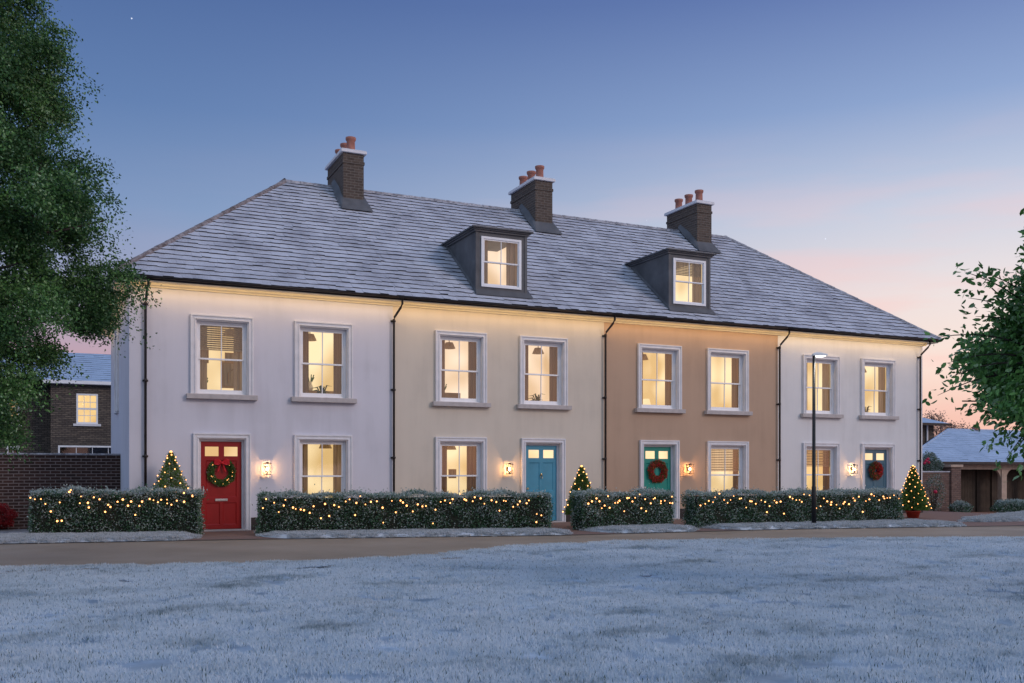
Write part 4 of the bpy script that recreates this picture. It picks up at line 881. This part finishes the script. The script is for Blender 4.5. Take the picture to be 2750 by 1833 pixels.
# ------------------------------------------------------------------ carport, wall, neighbour on the right
cy = 5.2
def px(u): return on_y(u, cy).x
def pz(v, u=2600): return on_y(u, cy, v).z
GZ = -.40
CP = thing('carport', (px(2650), cy, GZ), 'open timber carport with a blue frosted slate roof beside the right end house', 'carport')
e0, e1 = px(2500), px(2790)+4; ez = pz(1241); 
q = MB(); q.box(px(2545), e1, cy-.02, cy+.16, ez-.30, ez-.02); q.build('beam', M['timber_pale'], CP, False, .01)
for u0, u1 in ((2689, 2702.6), (2789, 2803)):
    p0, p1 = px(u0), px(u1); q = MB(); q.box(p0, p1, cy-.025, cy+.18, GZ-.1, ez-.30)
    for s_ in (-1, 1):
        e_ = p0 if s_ < 0 else p1; pts = [(e_, cy+.02, ez-.30), (e_+s_*.42, cy+.02, ez-.30)]+[(e_+s_*.42*(1-math.sin(t)), cy+.02, ez-.30-.5*(1-math.cos(t))) for t in np.linspace(.15, 1.35, 6)]+[(e_, cy+.02, ez-.80)]
        q.prism(pts, (0, .1, 0))
    q.build('post', M['timber_pale'], CP, False, .006)
q = MB(); xa = px(2576)
for u0, u1 in ((2560, 2655), (2659, 2693), (2700, 2790), (2792, 2860)):
    a, b = px(u0)+.3, px(u1)+.3; n = max(2, int((b-a)/.16))
    for k in range(n): q.box(a+(b-a)*k/n+.004, a+(b-a)*(k+1)/n-.004, cy+.9, cy+.94, GZ, ez-.1)
q.box(px(2480), e1, cy+.96, cy+1.0, GZ-.1, ez); q.build('timber_doors', M['timber'], CP)
q = MB(); q.face([(px(2480), cy+1., GZ), (px(2480), cy+6, GZ), (px(2480), cy+6, ez), (px(2480), cy+1., ez)]); q.face([(e1, cy+.1, GZ), (e1, cy+6, GZ), (e1, cy+6, ez), (e1, cy+.1, ez)]); q.face([(px(2480), cy+6, GZ), (e1, cy+6, GZ), (e1, cy+6, ez), (px(2480), cy+6, ez)]); q.build('wall', M['brick_pier'], CP)
ryy = cy+3.1; rzz = on_y(2560, ryy, 1153).z; hx0 = on_y(2546, ryy).x; ex0 = px(2400)
vd = Vector((0, ryy-cy+.35, rzz-ez)); vl = vd.length; vd.normalize(); nn = Vector((0, -vd.z, vd.y)); hip = Vector((hx0-ex0, ryy-cy+.35, 0)); hn = Vector((-hip.y, hip.x, 0))
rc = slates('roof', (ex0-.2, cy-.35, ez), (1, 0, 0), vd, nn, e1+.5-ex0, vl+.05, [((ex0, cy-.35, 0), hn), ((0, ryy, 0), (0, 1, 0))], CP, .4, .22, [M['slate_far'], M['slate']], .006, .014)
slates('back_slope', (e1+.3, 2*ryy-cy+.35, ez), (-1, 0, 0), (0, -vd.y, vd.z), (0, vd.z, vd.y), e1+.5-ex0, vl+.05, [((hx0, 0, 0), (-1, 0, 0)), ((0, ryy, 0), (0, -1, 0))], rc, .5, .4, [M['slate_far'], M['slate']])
q = MB(); q.face([(ex0, cy-.3, ez), (hx0, ryy, ez), (hx0, ryy, rzz)]); q.face([(hx0, ryy, ez), (hx0, 2*ryy-cy+.35, ez), (hx0, ryy, rzz)]); q.build('gable', M['brick_pier'], rc)
q = MB(); ridge_run(q, (ex0, cy-.35, ez+.03), (hx0, ryy, rzz+.03), .07); ridge_run(q, (hx0, ryy, rzz+.03), (e1+.2, ryy, rzz+.03), .07); q.build('ridge_tiles', M['slate_far'], rc)
q = MB(); fx = on_y(2620, ryy).x; q.lathe((fx, ryy, rzz), [(.16, 0), (.16, .14), (.11, .18), (.10, .24), (.13, .26), (.02, .26)], 12); q.build('finial', M['terracotta'], rc, True)
q = MB(); q.box(ex0, e1+.3, cy-.42, cy-.34, ez-.09, ez+.02); q.build('gutter', M['gutter'], CP)
# right brick wall and pier
wy2 = 4.0
def wx(u): return on_y(u, wy2).x
zt = on_y(2520, wy2, 1268).z; GZ2 = -.36
BW = thing('brick_wall', (wx(2520), wy2, GZ2), 'low brick wall with a taller capped pier between the end house and the carport', 'wall')
q = MB(); q.box(LEN+.002, wx(2551), wy2, wy2+.22, GZ2-.2, zt); q.build('brickwork', M['brick_wall' if False else 'brick_pier'], BW)
q = MB(); q.box(LEN+.002, wx(2551)-.01, wy2-.03, wy2+.25, zt, zt+.05); q.build('coping', M['slate_frost'], BW, False, .01)
q = MB(); zp = on_y(2560, wy2, 1254).z; q.box(wx(2551), wx(2576), wy2-.08, wy2+.36, GZ2-.2, zp, 0); pr = q.build('pier', M['brick_pier'], BW)
q = MB(); q.box(wx(2547), wx(2580), wy2-.13, wy2+.41, zp, zp+.10); q.build('pier_cap', M['timber_pale'], pr, False, .012)
# neighbour house beyond
ny = 16.
NH = thing('brick_house', (on_y(2480, ny).x, ny, 0), 'distant brick house corner with a frosted hipped roof right of the terrace', 'house')
nx1 = on_y(2508, ny).x; nez = on_y(2500, ny, 1138).z; nrz = on_y(2470, ny+3, 1108).z
q = MB(); q.box(nx1-9, nx1, ny, ny+6, -.4, nez); q.build('wall', M['brick_house'], NH)
q = MB(); A_ = [(nx1-9.5, ny-.6, nez), (nx1+.7, ny-.6, nez), (nx1+.7, ny+6.6, nez), (nx1-9.5, ny+6.6, nez)]; rr0, rr1 = (nx1-6.5, ny+3, nrz+.35), (nx1-2.2, ny+3, nrz+.35)
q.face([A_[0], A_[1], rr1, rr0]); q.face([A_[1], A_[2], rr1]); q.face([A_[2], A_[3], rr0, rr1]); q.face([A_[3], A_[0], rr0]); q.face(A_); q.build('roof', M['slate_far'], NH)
q = MB(); q.box(nx1-9.5, nx1+.68, ny-.66, ny-.605, nez-.12, nez+.02); q.build('gutter', M['gutter'], NH)
q = MB(); dpx = on_y(2487, ny).x; q.tube([(dpx, ny-.08, nez-.05), (dpx, ny-.08, 0)], .05, 8); q.build('downpipe', M['white'], NH)

# ------------------------------------------------------------------ plants
def blob(name, c, rad, n, L_, W_, mats, probs, label, cat, core=True, droop=0., squash=None, group=None):
    T = thing(name, (c[0], c[1], c[2]-rad[2]), label, cat, group)
    d_ = unit(rng.normal(size=(n, 3))); f = 1+.16*np.sin(d_[:, 0]*5+c[0])*np.sin(d_[:, 2]*6)+.12*np.sin(d_[:, 1]*8+d_[:, 0]*3); r_ = rng.uniform(.55, 1.03, n)**.6
    P = np.array(c)+d_*np.array(rad)*(r_*f)[:, None]; P[:, 2] = np.maximum(P[:, 2], c[2]-rad[2]+.0)
    D = unit(d_+rng.normal(size=(n, 3))*.7); mi = rng.choice(len(mats), n, p=probs)
    if droop == 1: up = np.clip(d_[:, 2]*1.2, 0, 1); mi = np.where(rng.random(n) < up*.8, len(mats)-1, mi)
    leaf_mesh('foliage', P, D, rng.uniform(.7, 1.3, n)*L_, W_, mats, mi, T)
    s = MB()
    for k in range(9):
        an = k*2.4; s.tube([(c[0]+.03*math.cos(an), c[1]+.03*math.sin(an), c[2]-rad[2]-.02), (c[0]+rad[0]*.4*math.cos(an), c[1]+rad[1]*.4*math.sin(an), c[2]), (c[0]+rad[0]*.8*math.cos(an), c[1]+rad[1]*.8*math.sin(an), c[2]+rad[2]*.5)], [.03*rad[0]+.006, .02*rad[0]+.004, .003], 5)
    s.build('stems', M['bark'], T); return T
pr_ = at_depth(-6, 1405, 23.3); blob('shrub', (pr_.x, pr_.y, .27), (.37, .34, .28), 11000, .028, .022, [M['leaf_red'], M['leaf_red'], M['leaf_rose']], [.6, .37, .03], 'round red leaved shrub at the left edge before the brick garden wall', 'shrub')
p1 = on_y(2580, 3.2); blob('shrub', (p1.x, p1.y, -.07), (.42, .3, .24), 3500, .07, .03, [M['leaf_hedge'], M['leaf_rose'], M['leaf_hedge_frost']], [.5, .2, .3], 'low frosty shrub at the foot of the brick pier by the carport', 'shrub', droop=1, group='low frosty shrubs before the carport')
p1 = on_y(2722, 3.0); blob('shrub', (p1.x, p1.y, -.06), (1.0, .45, .27), 7000, .08, .03, [M['leaf_hedge'], M['leaf_hedge'], M['leaf_hedge_frost']], [.5, .25, .25], 'wide low frosty shrub in front of the carport post', 'shrub', droop=1, group='low frosty shrubs before the carport')
p1 = on_y(2496, 4.45, 1243); T = blob('rose_bush', (p1.x, p1.y, 1.45), (.60, .30, .62), 8000, .05, .03, [M['leaf_hedge'], M['leaf_rose'], M['leaf_hedge_frost']], [.45, .25, .3], 'frosty rose bush with crimson blooms rising over the low brick wall', 'rose bush')
q = MB()
for u, v in ((2487, 1237), (2494, 1241), (2483, 1243), (2492, 1232)): pp = on_y(u, 4.12, v); q.ball(pp, .06, 0, 8, 6)
q.build('bloom', M['petal'], T, True)
p1 = on_y(2508, 3.3, 1300); T = blob('rose_bush', (p1.x, p1.y, .55), (.42, .35, .72), 1500, .05, .03, [M['leaf_hedge'], M['leaf_rose'], M['leaf_hedge_frost']], [.5, .3, .2], 'sparse frosty rose bush with one crimson bloom before the low brick wall', 'rose bush')
q = MB(); pp = on_y(2512, 2.95, 1320); q.ball(pp, .07, 0, 8, 6); q.build('bloom', M['petal'], T, True)

def limb(mb, p0, d, L_, r0, depth, tips, spread=.55, curve=.1):
    n = 4; pts = [Vector(p0)]; d = Vector(d).normalized(); rs = [r0]
    for k in range(n): d = (d+Vector((random.gauss(0, curve), random.gauss(0, curve), random.gauss(0, curve)*.7+.02))).normalized(); pts.append(pts[-1]+d*L_/n); rs.append(r0*(1-.45*(k+1)/n))
    mb.tube(pts, rs, 6 if depth < 2 else 4, 0, False)
    tips.append((pts[-1], d, depth)); 
    if depth > 0:
        for k in range(random.choice((2, 3))):
            nd = (d+Vector((random.gauss(0, spread), random.gauss(0, spread), random.gauss(0, spread*.6)))).normalized(); limb(mb, pts[random.choice((2, 3, 4))], nd, L_*.72, rs[-1]*.85, depth-1, tips, spread, curve)
# big fine-leaved tree, left
TX, TY = -2.95, -7.9
BT = thing('tree', (TX, TY, 0), 'tall dark green feathery tree filling the left edge of the view', 'tree')
PROF = [(1.75, .3), (1.83, .95), (2.2, 1.35), (2.5, 1.83), (2.95, 1.90), (3.25, 2.33), (4.02, 2.48), (4.54, 2.70), (4.86, 2.82), (5.22, 2.55), (5.65, 2.18), (6.1, 1.90), (6.63, 2.02), (7.3, 1.50), (7.8, 1.38), (8.6, 1.0), (9.6, .25)]
tk = MB(); tips = []
tk.tube([(TX, TY, -.1), (TX+.04, TY, 1.2), (TX-.05, TY+.05, 3.), (TX+.05, TY, 5.5), (TX, TY, 8.4)], [.24, .19, .15, .10, .03], 10, 0, False)
for k in range(34):
    z = 1.7+6.4*(k/34); an = k*2.399; r_ = float(np.interp(z, *zip(*PROF))); limb(tk, (TX, TY, z), (math.cos(an), math.sin(an), .35), r_*.55, .045*(1.3-k/34), 1, tips, .5)
tk.build('trunk', M['bark'], BT, True)
Ps, Ds, Ls, Ms = [], [], [], []
BO = []
while len(BO) < 250:
    z = random.uniform(1.75, 9.2); Rm = float(np.interp(z, *zip(*PROF)))*1.0; an = random.uniform(0, 2*math.pi); f = random.uniform(.42, .90)
    if random.random() > Rm/2.8+.25: continue
    BO.append((z, Rm*f, an, random.uniform(.20, .48), random.random()))
for k in range(7600):
    if k % 7 == 0:
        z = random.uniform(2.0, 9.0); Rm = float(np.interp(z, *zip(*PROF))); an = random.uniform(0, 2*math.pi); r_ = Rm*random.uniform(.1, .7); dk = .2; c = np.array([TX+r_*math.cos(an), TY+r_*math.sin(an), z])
    else:
        z, r_, an, br, dk = random.choice(BO); c = np.array([TX+r_*math.cos(an), TY+r_*math.sin(an), z+.12])+unit(rng.normal(size=3))*np.array([1, 1, .8])*br*random.random()**.4
    m = int(random.uniform(45, 80)); o_ = np.array([math.cos(an), math.sin(an), 0.]); sp_ = random.uniform(.14, .34)*(1+1.1*(random.random() < .12)); s = rng.uniform(0, 1, m)
    q = c+np.outer(s*sp_, o_)+np.stack([rng.normal(0, .07, m), rng.normal(0, .07, m), .10*s-.42*sp_*s**2*2+rng.normal(0, .05, m)], 1)
    Ps.append(q); Ds.append(unit(o_*.5+rng.normal(size=(m, 3))*.8+np.array([0, 0, -.45]))); Ls.append(rng.uniform(.030, .060, m))
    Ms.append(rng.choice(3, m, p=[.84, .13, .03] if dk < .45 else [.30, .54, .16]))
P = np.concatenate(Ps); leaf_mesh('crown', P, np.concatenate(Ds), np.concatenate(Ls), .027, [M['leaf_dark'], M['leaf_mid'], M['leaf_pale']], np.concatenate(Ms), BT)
# broad-leaved tree, right
tc_ = at_depth(2970, 930, 9.6); QX, QY, QZ = tc_
RT = thing('tree', (QX, QY, 0), 'broad leaved young tree with large glossy leaves at the right edge of the view', 'tree')
tk = MB(); tips = []; tk.tube([(QX, QY, -.1), (QX+.03, QY, 1.0), (QX, QY+.02, 2.2), (QX, QY, 3.6)], [.10, .08, .06, .02], 10, 0, False)
for k in range(30): z = 1.45+1.5*k/30; an = k*2.399; limb(tk, (QX, QY, z), (math.cos(an), math.sin(an), .45), .95*(1-.3*abs(k-12)/18), .028, 1, tips, .45)
# long sprays reaching left into the view
SPR = [(2520, 905), (2518, 1062), (2590, 730), (2600, 800), (2650, 735), (2600, 1100), (2545, 975), (2560, 1010), (2620, 850), (2640, 1140), (2665, 1185), (2700, 1235), (2738, 1262), (2690, 1190), (2725, 1215), (2650, 1120)]
rv_ = np.array([RX[0], RX[1], 0.])
Ps, Ds, Ls, Ms = [], [], [], []
def put(c, o_, m, sp_, sig, l0, l1, pr):
    s = rng.uniform(0, 1, m); Ps.append(c+np.outer(s*sp_, o_)+rng.normal(0, sig, (m, 3))); Ds.append(unit(o_*.6+rng.normal(size=(m, 3))*.65+np.array([0, 0, -.3]))); Ls.append(rng.uniform(l0, l1, m)); Ms.append(rng.choice(3, m, p=pr))
BO = [unit(rng.normal(size=3))*np.array([1.18, 1.18, 1.15])*random.uniform(.45, 1.0) for k in range(60)]
for k in range(2300):
    b_ = random.choice(BO); d_ = unit(b_); c = np.array([QX, QY, QZ])+b_+unit(rng.normal(size=3))*.26*random.random()**.5
    if k % 6 == 0: c = np.array([QX, QY, QZ])+unit(rng.normal(size=3))*random.uniform(0, .8)
    if c[2] < 1.15: continue
    put(c, unit(d_+np.array([0, 0, -.2])), 28, .16, .05, .035, .065, [.5, .38, .12]); put(c, d_, 8, .26, .05, .06, .095, [.36, .46, .18])
for u, v in SPR:
    tip = np.array(at_depth(u, v, 9.6+random.uniform(-.35, .35))); st_ = np.array([QX, QY, QZ])+(tip-np.array([QX, QY, QZ]))*.45; st_[2] -= .05
    pts = [Vector(st_+(tip-st_)*t+np.array([0, 0, .07*math.sin(t*3.1)])) for t in np.linspace(0, 1, 7)]; tk.tube(pts, [.012, .011, .009, .008, .006, .005, .002], 5, 0, False)
    for j, p_ in enumerate(pts):
        m = int(26*(1-j/8)); put(np.array(p_), unit(tip-st_), m, .10, .035+.10*(1-j/6)*.7, .05, .09, [.45, .35, .20])
tk.build('trunk', M['bark'], RT, True)
P = np.concatenate(Ps); L_ = np.concatenate(Ls); leaf_mesh('crown', P, np.concatenate(Ds), L_, L_*.50, [M['leaf_right'], M['leaf_right2'], M['leaf_pale']], np.concatenate(Ms), RT, True)
# bare twiggy tree far behind the carport
fb = at_depth(2520, 1150, 60.); FT = thing('tree', (fb.x, fb.y, -.4), 'twiggy brown winter tree far behind the carport roof', 'tree')
tk = MB(); tips = []; tk.tube([(fb.x, fb.y, -.5), (fb.x, fb.y, 2.6)], [.22, .16], 8, 0, False)
for k in range(9): an = k*2.399; limb(tk, (fb.x, fb.y, 1.9+.08*k), (math.cos(an)*.8, math.sin(an)*.8, .7), 1.15, .07, 3, tips, .5, .12)
tk.build('trunk', M['twig'], FT, True)
Pt = []
for k in range(9000):
    p_, d_, dp = random.choice(tips); Pt.append(np.array(p_)+rng.normal(0, .16, 3))
Pt = np.array(Pt); leaf_mesh('crown', Pt, unit(rng.normal(size=Pt.shape)), .12, .05, [M['twig_leaf'], M['twig']], rng.choice(2, len(Pt)), FT)
